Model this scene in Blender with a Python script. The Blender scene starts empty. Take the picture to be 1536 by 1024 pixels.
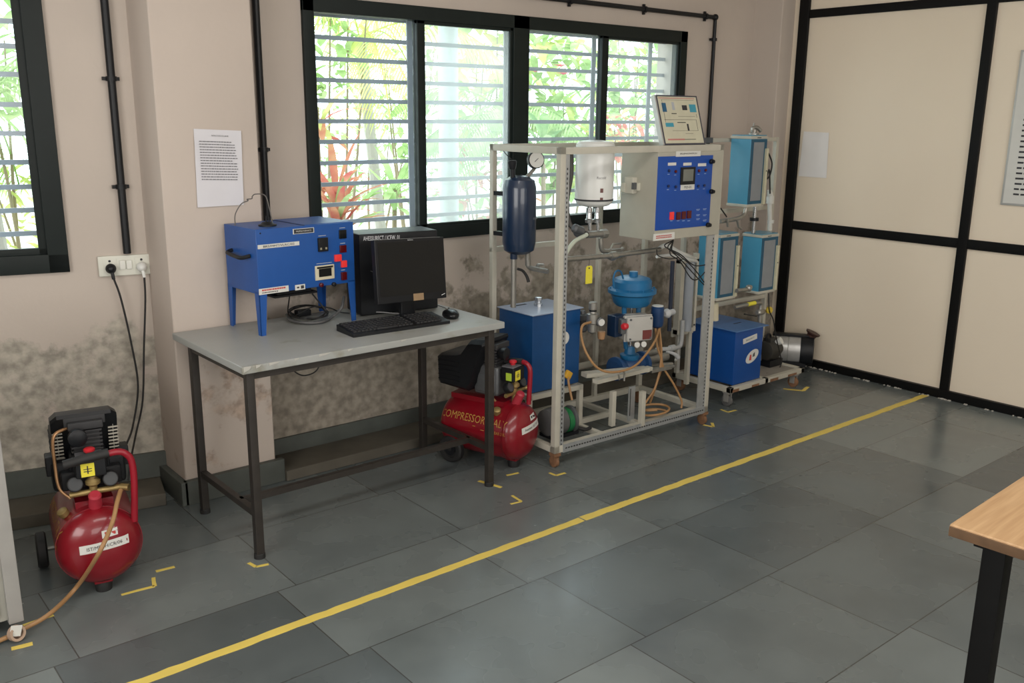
import bpy, bmesh, math, random
from mathutils import Matrix, Vector, noise
random.seed(7)
S = bpy.context.scene
COL = S.collection
R = math.radians

# ------------------------------------------------------------------ camera
FPX, YAW, PITCH, ROLL = 1382.17, 0.690939, 0.241633, 0.0093553
CAM = Vector((0, 0, 1.62))
_cy, _sy, _cp, _sp = math.cos(YAW), math.sin(YAW), math.cos(PITCH), math.sin(PITCH)
FWD = Vector((_sy*_cp, _cy*_cp, -_sp)); _r = Vector((_cy, -_sy, 0)); _u = _r.cross(FWD)
RGT = math.cos(ROLL)*_r + math.sin(ROLL)*_u
UPV = -math.sin(ROLL)*_r + math.cos(ROLL)*_u
cam = bpy.data.cameras.new('camera'); cam.sensor_width = 36; cam.lens = FPX/1536*36; cam.clip_start = .05; cam.clip_end = 200
camo = bpy.data.objects.new('camera', cam); COL.objects.link(camo)
camo.matrix_world = Matrix(((RGT.x, UPV.x, -FWD.x, CAM.x), (RGT.y, UPV.y, -FWD.y, CAM.y), (RGT.z, UPV.z, -FWD.z, CAM.z), (0, 0, 0, 1)))
S.camera = camo
# ------------------------------------------------------------------ world, lights, exposure
S.view_settings.view_transform = 'Standard'; S.view_settings.look = 'None'
S.view_settings.gamma = 1; S.view_settings.use_curve_mapping = False
S.view_settings.exposure = 0.0
W = bpy.data.worlds.new('sky'); S.world = W; W.use_nodes = True
W.node_tree.nodes['Background'].inputs[0].default_value = (0.97, 1.0, 0.98, 1)
W.node_tree.nodes['Background'].inputs[1].default_value = 4.4
def area(name, loc, rot, sx, sy, power, color=(1, 1, 1), portal=False):
    l = bpy.data.lights.new(name, 'AREA'); l.shape = 'RECTANGLE'; l.size = sx; l.size_y = sy
    l.energy = power; l.color = color; l.cycles.is_portal = portal
    o = bpy.data.objects.new(name, l); COL.objects.link(o); o.location = loc; o.rotation_euler = rot
    return o
# fill lights added out of view, behind, above and left, to brighten the room
area('rear_fill', (1.0, -3.3, 1.9), (R(90), 0, 0), 5.0, 1.4, 135, (1, .97, .93))
area('ceiling_fill', (1.6, 1.0, 2.98), (0, 0, 0), 3.2, 0.5, 42, (1, .96, .9))
area('left_fill', (-1.7, 1.0, 1.7), (R(90), 0, R(-90)), 2.5, 1.3, 78, (1, .98, .95))
area('window_portal', (3.2, 4.02, 1.6), (R(-90), 0, 0), 2.6, 1.1, 1, portal=True)
area('window_portal_left', (.35, 4.35, 1.6), (R(-90), 0, R(-13)), 1.2, 1.3, 1, portal=True)

# ------------------------------------------------------------------ pixel to place
def ray(x, y): return FWD*FPX + RGT*(x-768) - UPV*(y-512)
def onz(x, y, z=0):
    d = ray(x, y); return CAM + d*((z-CAM.z)/d.z)
def ony(x, y, Y):
    d = ray(x, y); return CAM + d*(Y/d.y)
def onx(x, y, X):
    d = ray(x, y); return CAM + d*(X/d.x)
def frame(x, y, z=0, a=0): return Matrix.Translation((x, y, z)) @ Matrix.Rotation(R(a), 4, 'Z')

# ------------------------------------------------------------------ materials
def nt(m): return m.node_tree.nodes, m.node_tree.links
MATS = {}
def mat(name, col, rough=.5, metal=0, var=.12, scale=18, bump=0, emit=None, est=1, coat=0, spec=.5, trans=0, alpha=1):
    if name in MATS: return MATS[name]
    m = bpy.data.materials.new(name); m.use_nodes = True; n, l = nt(m); b = n['Principled BSDF']
    tc = n.new('ShaderNodeTexCoord'); ns = n.new('ShaderNodeTexNoise'); ns.inputs['Scale'].default_value = scale; ns.inputs['Detail'].default_value = 5
    l.new(tc.outputs['Object'], ns.inputs['Vector'])
    mx = n.new('ShaderNodeMix'); mx.data_type = 'RGBA'; l.new(ns.outputs['Fac'], mx.inputs['Factor'])
    mx.inputs['A'].default_value = tuple(c*(1-var) for c in col) + (1,); mx.inputs['B'].default_value = tuple(min(1, c*(1+var)) for c in col) + (1,)
    l.new(mx.outputs['Result'], b.inputs['Base Color'])
    b.inputs['Roughness'].default_value = rough; b.inputs['Metallic'].default_value = metal
    b.inputs['Coat Weight'].default_value = coat; b.inputs['Specular IOR Level'].default_value = spec
    if trans: b.inputs['Transmission Weight'].default_value = trans
    if alpha < 1: b.inputs['Alpha'].default_value = alpha
    if bump:
        bp = n.new('ShaderNodeBump'); bp.inputs['Strength'].default_value = bump; bp.inputs['Distance'].default_value = .002
        l.new(ns.outputs['Fac'], bp.inputs['Height']); l.new(bp.outputs['Normal'], b.inputs['Normal'])
    if emit:
        b.inputs['Emission Color'].default_value = emit + (1,); b.inputs['Emission Strength'].default_value = est
    MATS[name] = m; return m

def ramp(n, l, src, p0, p1):
    r = n.new('ShaderNodeMapRange'); r.inputs['From Min'].default_value = p0; r.inputs['From Max'].default_value = p1
    l.new(src, r.inputs['Value']); return r.outputs['Result']
def mixc(n, l, fac, a, b):
    m = n.new('ShaderNodeMix'); m.data_type = 'RGBA'; l.new(fac, m.inputs['Factor'])
    for k, v in (('A', a), ('B', b)):
        if isinstance(v, tuple): m.inputs[k].default_value = v + (1,)
        else: l.new(v, m.inputs[k])
    return m.outputs['Result']
def math2(n, l, op, a, b):
    m = n.new('ShaderNodeMath'); m.operation = op
    for i, v in enumerate((a, b)):
        if isinstance(v, (int, float)): m.inputs[i].default_value = v
        else: l.new(v, m.inputs[i])
    return m.outputs[0]
def plaster(name, base, patch, ztop, amount, scale=5.0):
    """painted plaster whose paint has blistered and peeled off towards the floor"""
    m = bpy.data.materials.new(name); m.use_nodes = True; n, l = nt(m); b = n['Principled BSDF']
    g = n.new('ShaderNodeNewGeometry'); sx = n.new('ShaderNodeSeparateXYZ'); l.new(g.outputs['Position'], sx.inputs[0])
    n1 = n.new('ShaderNodeTexNoise'); n1.inputs['Scale'].default_value = scale; n1.inputs['Detail'].default_value = 9; n1.inputs['Roughness'].default_value = .62
    l.new(g.outputs['Position'], n1.inputs['Vector'])
    n2 = n.new('ShaderNodeTexNoise'); n2.inputs['Scale'].default_value = 1.3; n2.inputs['Detail'].default_value = 3; l.new(g.outputs['Position'], n2.inputs['Vector'])
    n3 = n.new('ShaderNodeTexNoise'); n3.inputs['Scale'].default_value = 22; n3.inputs['Detail'].default_value = 6; l.new(g.outputs['Position'], n3.inputs['Vector'])
    h = ramp(n, l, sx.outputs['Z'], ztop, ztop-.75)           # 0 above, 1 near the floor
    h.node.clamp = True
    thr = math2(n, l, 'ADD', math2(n, l, 'MULTIPLY', h, amount), n1.outputs['Fac'])
    thr = math2(n, l, 'ADD', thr, math2(n, l, 'MULTIPLY', n2.outputs['Fac'], .18))
    hm = ramp(n, l, h, 0.0, .12)
    fac = math2(n, l, 'MULTIPLY', ramp(n, l, thr, .71, .79), hm)
    basec = mixc(n, l, ramp(n, l, n2.outputs['Fac'], .35, .65), tuple(c*.94 for c in base), tuple(c*1.04 for c in base))
    pc = mixc(n, l, ramp(n, l, n3.outputs['Fac'], .35, .65), tuple(c*.7 for c in patch), tuple(c*1.25 for c in patch))
    l.new(mixc(n, l, fac, basec, pc), b.inputs['Base Color']); b.inputs['Roughness'].default_value = .85
    bp = n.new('ShaderNodeBump'); bp.inputs['Strength'].default_value = .35; bp.inputs['Distance'].default_value = .004
    l.new(math2(n, l, 'SUBTRACT', n3.outputs['Fac'], fac), bp.inputs['Height']); l.new(bp.outputs['Normal'], b.inputs['Normal'])
    return m
M_wall = plaster('pink_plaster', (.52, .452, .395), (.30, .265, .215), 1.06, .36, 6.5)
M_wall_left = plaster('pink_plaster_left', (.54, .472, .412), (.42, .385, .325), .95, .36, 4.0)
M_pillar = plaster('pillar_plaster', (.55, .475, .415), (.46, .36, .29), .7, .12)
M_ceil = mat('ceiling_paint', (.6, .55, .5), .9)
M_board = mat('cream_board', (.80, .70, .56), .62, var=.05, scale=1.5)
M_black = mat('black_frame_paint', (.004, .004, .004), .5, var=.3, bump=.1, spec=.2)
M_winframe = mat('dark_green_window_paint', (.005, .010, .009), .5, var=.25, spec=.3)
M_bar = mat('grille_grey_paint', (.46, .46, .50), .6)
M_slate = mat('slate_skirting', (.085, .095, .085), .55, var=.4, scale=9, bump=.3)
M_slatetop = mat('worn_slate_step', (.10, .09, .07), .7, var=.45, scale=7, bump=.3)

def floor_mat():
    m = bpy.data.materials.new('grey_slate_tiles'); m.use_nodes = True; n, l = nt(m); b = n['Principled BSDF']
    tc = n.new('ShaderNodeTexCoord'); mp = n.new('ShaderNodeMapping'); l.new(tc.outputs['Object'], mp.inputs[0])
    mp.inputs['Location'].default_value = (.14, .245-.5, 0)
    br = n.new('ShaderNodeTexBrick'); l.new(mp.outputs[0], br.inputs['Vector'])
    br.inputs['Scale'].default_value = 1; br.inputs['Brick Width'].default_value = .72; br.inputs['Row Height'].default_value = .5
    br.inputs['Mortar Size'].default_value = .0022; br.inputs['Mortar Smooth'].default_value = .3; br.offset = .1; br.offset_frequency = 2
    br.inputs['Color1'].default_value = (.082, .096, .099, 1); br.inputs['Color2'].default_value = (.17, .193, .191, 1)
    br.inputs['Mortar'].default_value = (.05, .05, .046, 1)
    ns = n.new('ShaderNodeTexNoise'); ns.inputs['Scale'].default_value = 3.2; ns.inputs['Detail'].default_value = 3; ns.inputs['Roughness'].default_value = .5; l.new(tc.outputs['Object'], ns.inputs['Vector'])
    nf = n.new('ShaderNodeTexNoise'); nf.inputs['Scale'].default_value = 60; nf.inputs['Detail'].default_value = 4; l.new(tc.outputs['Object'], nf.inputs['Vector'])
    mu = n.new('ShaderNodeMix'); mu.data_type = 'RGBA'; mu.blend_type = 'MULTIPLY'; mu.inputs['Factor'].default_value = 1
    l.new(br.outputs['Color'], mu.inputs['A']); l.new(mixc(n, l, ramp(n, l, ns.outputs['Fac'], .3, .7), (.86, .86, .86), (1.14, 1.14, 1.13)), mu.inputs['B'])
    l.new(mu.outputs['Result'], b.inputs['Base Color'])
    l.new(ramp(n, l, ns.outputs['Fac'], -.25, 2.5), b.inputs['Roughness'])
    b.inputs['Specular IOR Level'].default_value = .55
    bp = n.new('ShaderNodeBump'); bp.inputs['Strength'].default_value = .25; bp.inputs['Distance'].default_value = .002
    hh = math2(n, l, 'SUBTRACT', 1, br.outputs['Fac'])
    l.new(hh, bp.inputs['Height']); l.new(bp.outputs['Normal'], b.inputs['Normal'])
    return m
M_floor = floor_mat()
def glass_mat(name, haze, tint=(.9, .97, 1)):
    m = bpy.data.materials.new(name); m.use_nodes = True; n, l = nt(m); n.remove(n['Principled BSDF']); out = n['Material Output']
    tr = n.new('ShaderNodeBsdfTransparent'); tr.inputs[0].default_value = tint + (1,)
    gl = n.new('ShaderNodeBsdfGlossy'); gl.inputs['Roughness'].default_value = .02
    fr = n.new('ShaderNodeFresnel'); fr.inputs[0].default_value = 1.45
    gg_ = n.new('ShaderNodeNewGeometry'); ff = math2(n, l, 'MULTIPLY', fr.outputs[0], math2(n, l, 'SUBTRACT', 1, gg_.outputs['Backfacing']))
    m1 = n.new('ShaderNodeMixShader'); l.new(ff, m1.inputs[0]); l.new(tr.outputs[0], m1.inputs[1]); l.new(gl.outputs[0], m1.inputs[2])
    res = m1.outputs[0]
    if haze:                                                   # dusty film on the pane
        tl = n.new('ShaderNodeBsdfTranslucent'); tl.inputs[0].default_value = (.8, .88, .9, 1)
        ns = n.new('ShaderNodeTexNoise'); ns.inputs['Scale'].default_value = 2.5
        f = math2(n, l, 'MULTIPLY', ramp(n, l, ns.outputs['Fac'], -.8, 1.2), haze*1.5)
        m2 = n.new('ShaderNodeMixShader'); l.new(f, m2.inputs[0]); l.new(res, m2.inputs[1]); l.new(tl.outputs[0], m2.inputs[2]); res = m2.outputs[0]
    l.new(res, out.inputs[0]); return m
M_glass = glass_mat('clear_window_glass', 0); M_dusty = glass_mat('dusty_window_glass', .22)

M_blue = mat('royal_blue_powder_coat', (.010, .078, .31), .42, var=.08, bump=.08)
M_bluepanel = mat('blue_control_panel', (.004, .062, .33), .4, var=.05)
M_bluebox = mat('blue_plastic_tank', (.005, .062, .20), .4, var=.15)
M_bluelid = mat('pale_blue_lid', (.07, .17, .38), .35, var=.2)
M_valveblue = mat('valve_blue_paint', (.012, .13, .29), .38, var=.15)
M_navy = mat('navy_tank_paint', (.008, .022, .055), .3, var=.1, coat=.3)
M_sky = mat('light_blue_acrylic', (.06, .27, .42), .35, var=.08, scale=5)
M_teal = mat('teal_edge_acrylic', (.004, .075, .14), .35)
M_greystrip = mat('grey_sight_strip', (.22, .24, .26), .4)
M_cream = mat('cream_painted_steel', (.47, .45, .38), .5, var=.14, scale=14)
M_galv = mat('galvanised_steel', (.42, .44, .45), .42, metal=.55, var=.2, scale=30)
M_hole = mat('slot_dark', (.05, .05, .05), .8)
M_rust = mat('rusty_caster', (.20, .10, .05), .7, var=.5, scale=40)
M_sheet = mat('grey_cabinet_sheet', (.36, .355, .31), .5, var=.1)
M_red = mat('red_compressor_paint', (.20, .004, .011), .3, var=.15, scale=8, coat=.3)
M_redplain = mat('bright_red_plastic', (.55, .02, .03), .4)
M_redlit = mat('red_lit_switch', (.7, .03, .03), .4, emit=(1, .06, .05), est=.15)
M_reddark = mat('dark_red_window', (.08, .004, .006), .25)
M_plast = mat('black_plastic', (.007, .008, .010), .45, var=.3, bump=.1, spec=.35)
M_blackgl = mat('black_gloss_screen', (.005, .006, .007), .3, var=.1, spec=.35)
M_rubber = mat('black_rubber', (.014, .014, .014), .65)
M_cast = mat('grey_cast_metal', (.12, .125, .13), .45, metal=.4, var=.3)
M_steel = mat('brushed_steel_pipe', (.33, .32, .29), .38, metal=.7, var=.25, scale=40)
M_stainless = mat('stainless_sheet', (.55, .56, .57), .25, metal=.95, var=.15)
M_brass = mat('dirty_brass', (.35, .25, .10), .45, metal=.6, var=.3)
M_hose = mat('amber_rubber_hose', (.36, .20, .085), .5, var=.15)
M_white = mat('white_enamel', (.72, .73, .70), .3, var=.04)
M_whitepl = mat('ivory_switch_plastic', (.66, .66, .58), .4, var=.04)
M_paper = mat('paper', (.68, .67, .70), .75, var=.07, scale=6)
M_label = mat('label_white', (.64, .64, .60), .6, var=.06)
M_ink = mat('printed_ink', (.03, .03, .035), .7)
M_redink = mat('red_ink', (.5, .06, .05), .7)
M_blueink = mat('blue_ink', (.02, .22, .42), .7)
M_goldink = mat('gold_lettering', (.42, .23, .05), .55)
M_chalk = mat('white_marker_lettering', (.75, .76, .78), .7)
M_yellow = mat('yellow_tape', (.74, .57, .12), .6, var=.14, scale=9)
M_ytag = mat('yellow_tag', (.75, .66, .05), .5, var=.05)
M_green = mat('green_enamel', (.01, .16, .05), .4)
M_legs = mat('dark_brown_steel_tube', (.035, .030, .026), .45, metal=.2, var=.35, scale=20)
M_clear = glass_mat('clear_sight_tube', 0, (.9, .93, .93))

def tabletop_mat():
    m = mat('worn_grey_laminate', (.34, .35, .335), .38, var=.1, scale=5); n, l = nt(m); b = n['Principled BSDF']
    src = b.inputs['Base Color'].links[0].from_socket; tc = n.new('ShaderNodeTexCoord')
    ns = n.new('ShaderNodeTexNoise'); ns.inputs['Scale'].default_value = 7; ns.inputs['Detail'].default_value = 8; l.new(tc.outputs['Object'], ns.inputs['Vector'])
    l.new(mixc(n, l, ramp(n, l, ns.outputs['Fac'], .60, .72), src, (.22, .21, .15)), b.inputs['Base Color']); return m
M_top = tabletop_mat()
def wood_mat():
    m = bpy.data.materials.new('honey_wood'); m.use_nodes = True; n, l = nt(m); b = n['Principled BSDF']
    tc = n.new('ShaderNodeTexCoord'); mp = n.new('ShaderNodeMapping'); mp.inputs['Scale'].default_value = (2.5, 45, 45); l.new(tc.outputs['Object'], mp.inputs[0])
    ns = n.new('ShaderNodeTexNoise'); ns.inputs['Scale'].default_value = 2; ns.inputs['Detail'].default_value = 7; l.new(mp.outputs[0], ns.inputs['Vector'])
    l.new(mixc(n, l, ramp(n, l, ns.outputs['Fac'], .3, .7), (.42, .25, .12), (.56, .36, .19)), b.inputs['Base Color']); b.inputs['Roughness'].default_value = .45; return m
M_wood = wood_mat()
def leaf_mat(name, a, b_, tr=.5):
    m = bpy.data.materials.new(name); m.use_nodes = True; n, l = nt(m); out = n['Material Output']; n.remove(n['Principled BSDF'])
    g = n.new('ShaderNodeTexCoord'); ns = n.new('ShaderNodeTexNoise'); ns.inputs['Scale'].default_value = 7; l.new(g.outputs['Object'], ns.inputs['Vector'])
    c = mixc(n, l, ramp(n, l, ns.outputs['Fac'], .35, .65), a, b_)
    d = n.new('ShaderNodeBsdfDiffuse'); t = n.new('ShaderNodeBsdfTranslucent'); l.new(c, d.inputs[0]); l.new(c, t.inputs[0])
    mx = n.new('ShaderNodeMixShader'); mx.inputs[0].default_value = tr; l.new(d.outputs[0], mx.inputs[1]); l.new(t.outputs[0], mx.inputs[2]); l.new(mx.outputs[0], out.inputs[0])
    MATS[name] = m; return m
L_green = leaf_mat('pale_green_leaf', (.30, .46, .18), (.55, .68, .36))
L_yel = leaf_mat('yellow_green_leaf', (.55, .62, .20), (.76, .78, .36))
L_red = leaf_mat('red_cordyline_leaf', (.60, .16, .15), (.72, .42, .26))
L_dark = leaf_mat('mid_green_leaf', (.20, .34, .15), (.38, .52, .26))

# ------------------------------------------------------------------ mesh builder (points are given in frame F, stored in world space)
class MB:
    def __init__(s, F=None): s.v = []; s.f = []; s.F = F or Matrix()
    def add(s, vs, fs):
        k = len(s.v); s.v += [s.F @ Vector(v) for v in vs]; s.f += [tuple(i+k for i in f) for f in fs]; return s
    def box(s, x0, x1, y0, y1, z0, z1, bev=0, rot=None):
        if bev:
            bm = bmesh.new(); bmesh.ops.create_cube(bm, size=1)
            for v in bm.verts: v.co = Vector(((x0+x1)/2+v.co.x*(x1-x0), (y0+y1)/2+v.co.y*(y1-y0), (z0+z1)/2+v.co.z*(z1-z0)))
            bmesh.ops.bevel(bm, geom=bm.edges[:], offset=bev, segments=3, profile=.6, affect='EDGES')
            vs = [v.co.copy() for v in bm.verts]; bm.verts.index_update(); fs = [[v.index for v in f.verts] for f in bm.faces]; bm.free()
        else:
            vs = [Vector((x, y, z)) for z in (z0, z1) for x, y in ((x0, y0), (x1, y0), (x1, y1), (x0, y1))]
            fs = [(3, 2, 1, 0), (4, 5, 6, 7), (0, 1, 5, 4), (1, 2, 6, 5), (2, 3, 7, 6), (3, 0, 4, 7)]
        if rot is not None:
            c = Vector(((x0+x1)/2, (y0+y1)/2, (z0+z1)/2)); vs = [c + rot @ (v-c) for v in vs]
        return s.add(vs, fs)
    def bar(s, p, q, w, h, up=(0, 0, 1)):
        p, q = Vector(p), Vector(q); d = (q-p).normalized(); up = Vector(up)
        if abs(d.dot(up)) > .95: up = Vector((0, 1, 0))
        a = d.cross(up).normalized(); b = a.cross(d).normalized()
        vs = [c + a*i*w/2 + b*j*h/2 for c in (p, q) for i, j in ((-1, -1), (1, -1), (1, 1), (-1, 1))]
        return s.add(vs, [(3, 2, 1, 0), (4, 5, 6, 7), (0, 1, 5, 4), (1, 2, 6, 5), (2, 3, 7, 6), (3, 0, 4, 7)])
    def tube(s, pts, r, seg=12, cap=True, smooth=0):
        pts = [Vector(p) for p in pts]
        if smooth and len(pts) > 2:
            q = [pts[0]*2-pts[1]] + pts + [pts[-1]*2-pts[-2]]; out = []
            for i in range(1, len(q)-2):
                for k in range(smooth):
                    t = k/smooth; a, b, c, d = q[i-1:i+3]
                    out.append(.5*((2*b)+(c-a)*t+(2*a-5*b+4*c-d)*t*t+(3*b-a-3*c+d)*t**3))
            pts = out + [pts[-1]]
        rr = r if isinstance(r, (list, tuple)) else [r]*len(pts)
        if len(rr) != len(pts): rr = [rr[0]+(rr[-1]-rr[0])*i/(len(pts)-1) for i in range(len(pts))]
        t = (pts[1]-pts[0]).normalized(); a = t.orthogonal().normalized(); vs = []; fs = []
        for i, p in enumerate(pts):
            t2 = ((pts[min(i+1, len(pts)-1)]-pts[max(i-1, 0)])).normalized()
            a = (a - t2*a.dot(t2)).normalized(); b = t2.cross(a)
            for k in range(seg):
                an = 2*math.pi*k/seg; vs.append(p + (a*math.cos(an)+b*math.sin(an))*rr[i])
        for i in range(len(pts)-1):
            for k in range(seg): k2 = (k+1) % seg; fs.append((i*seg+k, i*seg+k2, (i+1)*seg+k2, (i+1)*seg+k))
        if cap: fs.append(tuple(range(seg-1, -1, -1))); fs.append(tuple((len(pts)-1)*seg+k for k in range(seg)))
        return s.add(vs, fs)
    def cyl(s, p, q, r, seg=24, r2=None): return s.tube([p, q], [r, r if r2 is None else r2], seg)
    def lathe(s, o, d, prof, seg=32):
        """prof: list of (distance along d, radius)"""
        o, d = Vector(o), Vector(d).normalized(); a = d.orthogonal().normalized(); b = d.cross(a); vs = []; fs = []
        for h, r in prof:
            for k in range(seg):
                an = 2*math.pi*k/seg; vs.append(o + d*h + (a*math.cos(an)+b*math.sin(an))*max(r, 1e-4))
        for i in range(len(prof)-1):
            for k in range(seg): k2 = (k+1) % seg; fs.append((i*seg+k, i*seg+k2, (i+1)*seg+k2, (i+1)*seg+k))
        fs.append(tuple(range(seg-1, -1, -1))); fs.append(tuple((len(prof)-1)*seg+k for k in range(seg)))
        return s.add(vs, fs)
    def prism(s, poly, o, u, v, depth):
        """polygon (a,b) in plane o+a*u+b*v extruded by depth along u x v"""
        o, u, v = Vector(o), Vector(u), Vector(v); n = u.cross(v).normalized()*depth; k = len(poly)
        vs = [o+u*a+v*b for a, b in poly] + [o+u*a+v*b+n for a, b in poly]
        return s.add(vs, [tuple(range(k-1, -1, -1)), tuple(range(k, 2*k))] + [(i, (i+1) % k, k+(i+1) % k, k+i) for i in range(k)])
    def ball(s, c, rx, ry=None, rz=None, seg=20, rings=12):
        ry = ry or rx; rz = rz or rx; vs = []; fs = []
        for i in range(rings+1):
            th = math.pi*i/rings
            for k in range(seg):
                an = 2*math.pi*k/seg; vs.append(Vector(c)+Vector((rx*math.sin(th)*math.cos(an), ry*math.sin(th)*math.sin(an), rz*math.cos(th))))
        for i in range(rings):
            for k in range(seg): k2 = (k+1) % seg; fs.append((i*seg+k, (i+1)*seg+k, (i+1)*seg+k2, i*seg+k2))
        return s.add(vs, fs)
    def ring(s, c, n, ro, ri, th, seg=24):
        return s.lathe(Vector(c)-Vector(n).normalized()*th/2, n, [(0, ri), (0, ro), (th, ro), (th, ri), (0, ri)], seg)

ROOT = {}
def obj(name, mb, m, parent=None, smooth=35, label=None):
    me = bpy.data.meshes.new(name)
    if parent is None:
        xs = [v.x for v in mb.v]; ys = [v.y for v in mb.v]; zs = [v.z for v in mb.v]
        loc = Vector(((min(xs)+max(xs))/2, (min(ys)+max(ys))/2, min(zs))); inv = Matrix.Translation(-loc)
    else: inv = ROOT[parent.name].inverted()
    me.from_pydata([inv @ v for v in mb.v], [], mb.f); me.update()
    bm = bmesh.new(); bm.from_mesh(me); bmesh.ops.recalc_face_normals(bm, faces=bm.faces[:]); bm.to_mesh(me); bm.free()
    me.materials.append(m); me.shade_smooth(); me.set_sharp_from_angle(angle=R(smooth))
    o = bpy.data.objects.new(name, me); COL.objects.link(o)
    if parent is None: o.location = loc; ROOT[o.name] = Matrix.Translation(loc)
    else: o.parent = parent; ROOT[o.name] = ROOT[parent.name]
    if label: o['label'] = label
    return o
def tag(o, label, cat, group=None):
    o['label'] = label; o['category'] = cat
    if group: o['group'] = group
    return o
def thing(name, label, cat, F, group=None):
    o = bpy.data.objects.new(name, None); COL.objects.link(o); o.empty_display_size = .1
    o.matrix_world = F; ROOT[o.name] = F.copy(); return tag(o, label, cat, group)
def struct(name, mb, m, parent=None, smooth=35):
    o = obj(name, mb, m, parent, smooth); o['kind'] = 'structure'; return o
def strip_mesh(mb): return mb
# lettering: real characters on a plane (o = centre, u = reading direction, v = up), optional wrap function
def letters(txt, width, height, o, u, v, lift=.0006, wrap=None, mb=None, fitw=True):
    cu = bpy.data.curves.new('t', 'FONT'); cu.body = txt; cu.size = 1; cu.align_x = 'LEFT'; cu.resolution_u = 2
    t = bpy.data.objects.new('t', cu); me = bpy.data.meshes.new_from_object(t)
    xs = [p.co.x for p in me.vertices]; ys = [p.co.y for p in me.vertices]
    if not xs: return mb
    x0, x1, y0, y1 = min(xs), max(xs), min(ys), max(ys); sx = width/(x1-x0); sy = height/(y1-y0)
    u, v = Vector(u).normalized(), Vector(v).normalized(); n = u.cross(v); o = Vector(o)
    vs = []
    for p in me.vertices:
        a, b = (p.co.x-(x0+x1)/2)*sx, (p.co.y-(y0+y1)/2)*sy
        vs.append(wrap(a, b) if wrap else o + u*a + v*b + n*lift)
    mb = mb or MB(); mb.add(vs, [tuple(f.vertices) for f in me.polygons])
    bpy.data.objects.remove(t); bpy.data.curves.remove(cu); bpy.data.meshes.remove(me); return mb
def plate(name, parent, m, o, u, v, w, h, F=None, th=.0012, lift=0, bev=0):
    mb = MB(F); o, u, v = Vector(o), Vector(u).normalized(), Vector(v).normalized(); n = u.cross(v)
    mb.prism([(-w/2, -h/2), (w/2, -h/2), (w/2, h/2), (-w/2, h/2)], o+n*lift, u, v, th); return obj(name, mb, m, parent)
def textlines(F, o, u, v, w, h, rows, rnd, fill=.9, th=.0004, lift=.0014, mb=None, tall=.35):
    """rows of small printed words, each word a tiny ink bar"""
    mb = mb or MB(F); o, u, v = Vector(o), Vector(u).normalized(), Vector(v).normalized(); n = u.cross(v)
    for k in range(rows):
        y = h/2 - (k+.5)*h/rows; x = -w/2; end = -w/2 + w*(rnd.uniform(.45, 1) if rnd.random() < .3 else fill)
        while x < end:
            ww = rnd.uniform(.03, .09)*w; hh = h/rows*tall
            mb.prism([(x, y-hh/2), (min(x+ww, w/2), y-hh/2), (min(x+ww, w/2), y+hh/2), (x, y+hh/2)], o+n*lift, u, v, th)
            x += ww + w*.015
    return mb
rnd = random.Random(3)

# ================================================================== SETTING
YW = 3.87; WT = .22; ZC = 3.05
FL = frame(1.26, 3.93, 0, -13)                                  # the left bay of the window wall turns slightly
def onF(x, y, F, v=0):                                          # pixel -> local coordinates on plane local y = v
    n = F.to_3x3() @ Vector((0, 1, 0)); p = F @ Vector((0, v, 0)); d = ray(x, y)
    return F.inverted() @ (CAM + d*((p-CAM).dot(n)/d.dot(n)))
mb = MB(); mb.box(-2.2, 5.6, -3.6, 5.2, -.06, 0)
fl = struct('floor', mb, M_floor)
for v in fl.data.vertices: v.co += fl.location                  # keep tile grid in world coordinates
fl.location = (0, 0, 0)
struct('ceiling', MB().box(-2.2, 5.6, -3.6, 4.6, ZC, ZC+.1), M_ceil)
struct('wall_rear', MB().box(-2.2, 5.6, -3.6, -3.5, 0, ZC), M_wall)
struct('wall_left', MB().box(-2.2, -2.1, -3.5, 5.2, 0, ZC), M_wall)
# window wall, middle bay with the opening of the big window
WX0, WX1, WZ0, WZ1 = 1.985, 4.545, 1.0, 2.115
w = MB()
w.box(1.5, WX0, YW, YW+WT, 0, ZC); w.box(WX1, 5.6, YW, YW+WT, 0, ZC)
w.box(WX0, WX1, YW, YW+WT, 0, WZ0); w.box(WX0, WX1, YW, YW+WT, WZ1, ZC)
struct('wall_back', w, M_wall)
# left bay
a = onF(78, 200, FL); LX1 = a.x+.012; LZ0 = .985; LZ1 = 2.2; LX0 = LX1-1.25
w = MB(FL)
w.box(LX1, .3, 0, WT, 0, ZC); w.box(-3.6, LX0, 0, WT, 0, ZC); w.box(LX0, LX1, 0, WT, 0, LZ0); w.box(LX0, LX1, 0, WT, LZ1, ZC)
struct('wall_back_left_bay', w, M_wall_left)
# pillar between the bays and corner pillar by the partition
w = MB(); w.box(1.262, 1.672, 3.685, 4.15, 0, ZC, bev=.012); struct('wall_pillar', w, M_pillar)
w = MB(); w.box(5.215, 5.6, 3.66, 4.1, 0, ZC, bev=.01); struct('wall_corner_pillar', w, M_wall)
# skirting and step along the foot of the wall
s = MB(); s.box(1.672, 5.215, YW-.015, YW, .05, .125); struct('baseboard_back', s, M_slate)
s = MB(); s.box(1.70, 5.35, 3.64, YW, 0, .05, bev=.006); struct('trim_step_middle', s, M_slatetop)
s = MB(FL); s.box(-2.6, .02, -.018, 0, .055, .168); struct('baseboard_left_bay', s, M_slate)
s = MB(FL); s.box(-2.6, -.025, -.225, -.018, 0, .055, bev=.005); struct('trim_step_left', s, M_slatetop)
s = MB(); s.box(1.245, 1.70, 3.655, 3.685, 0, .105, bev=.004); s.box(1.232, 1.262, 3.655, 3.93, 0, .105, bev=.004)
struct('baseboard_pillar', s, M_slate)

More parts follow.
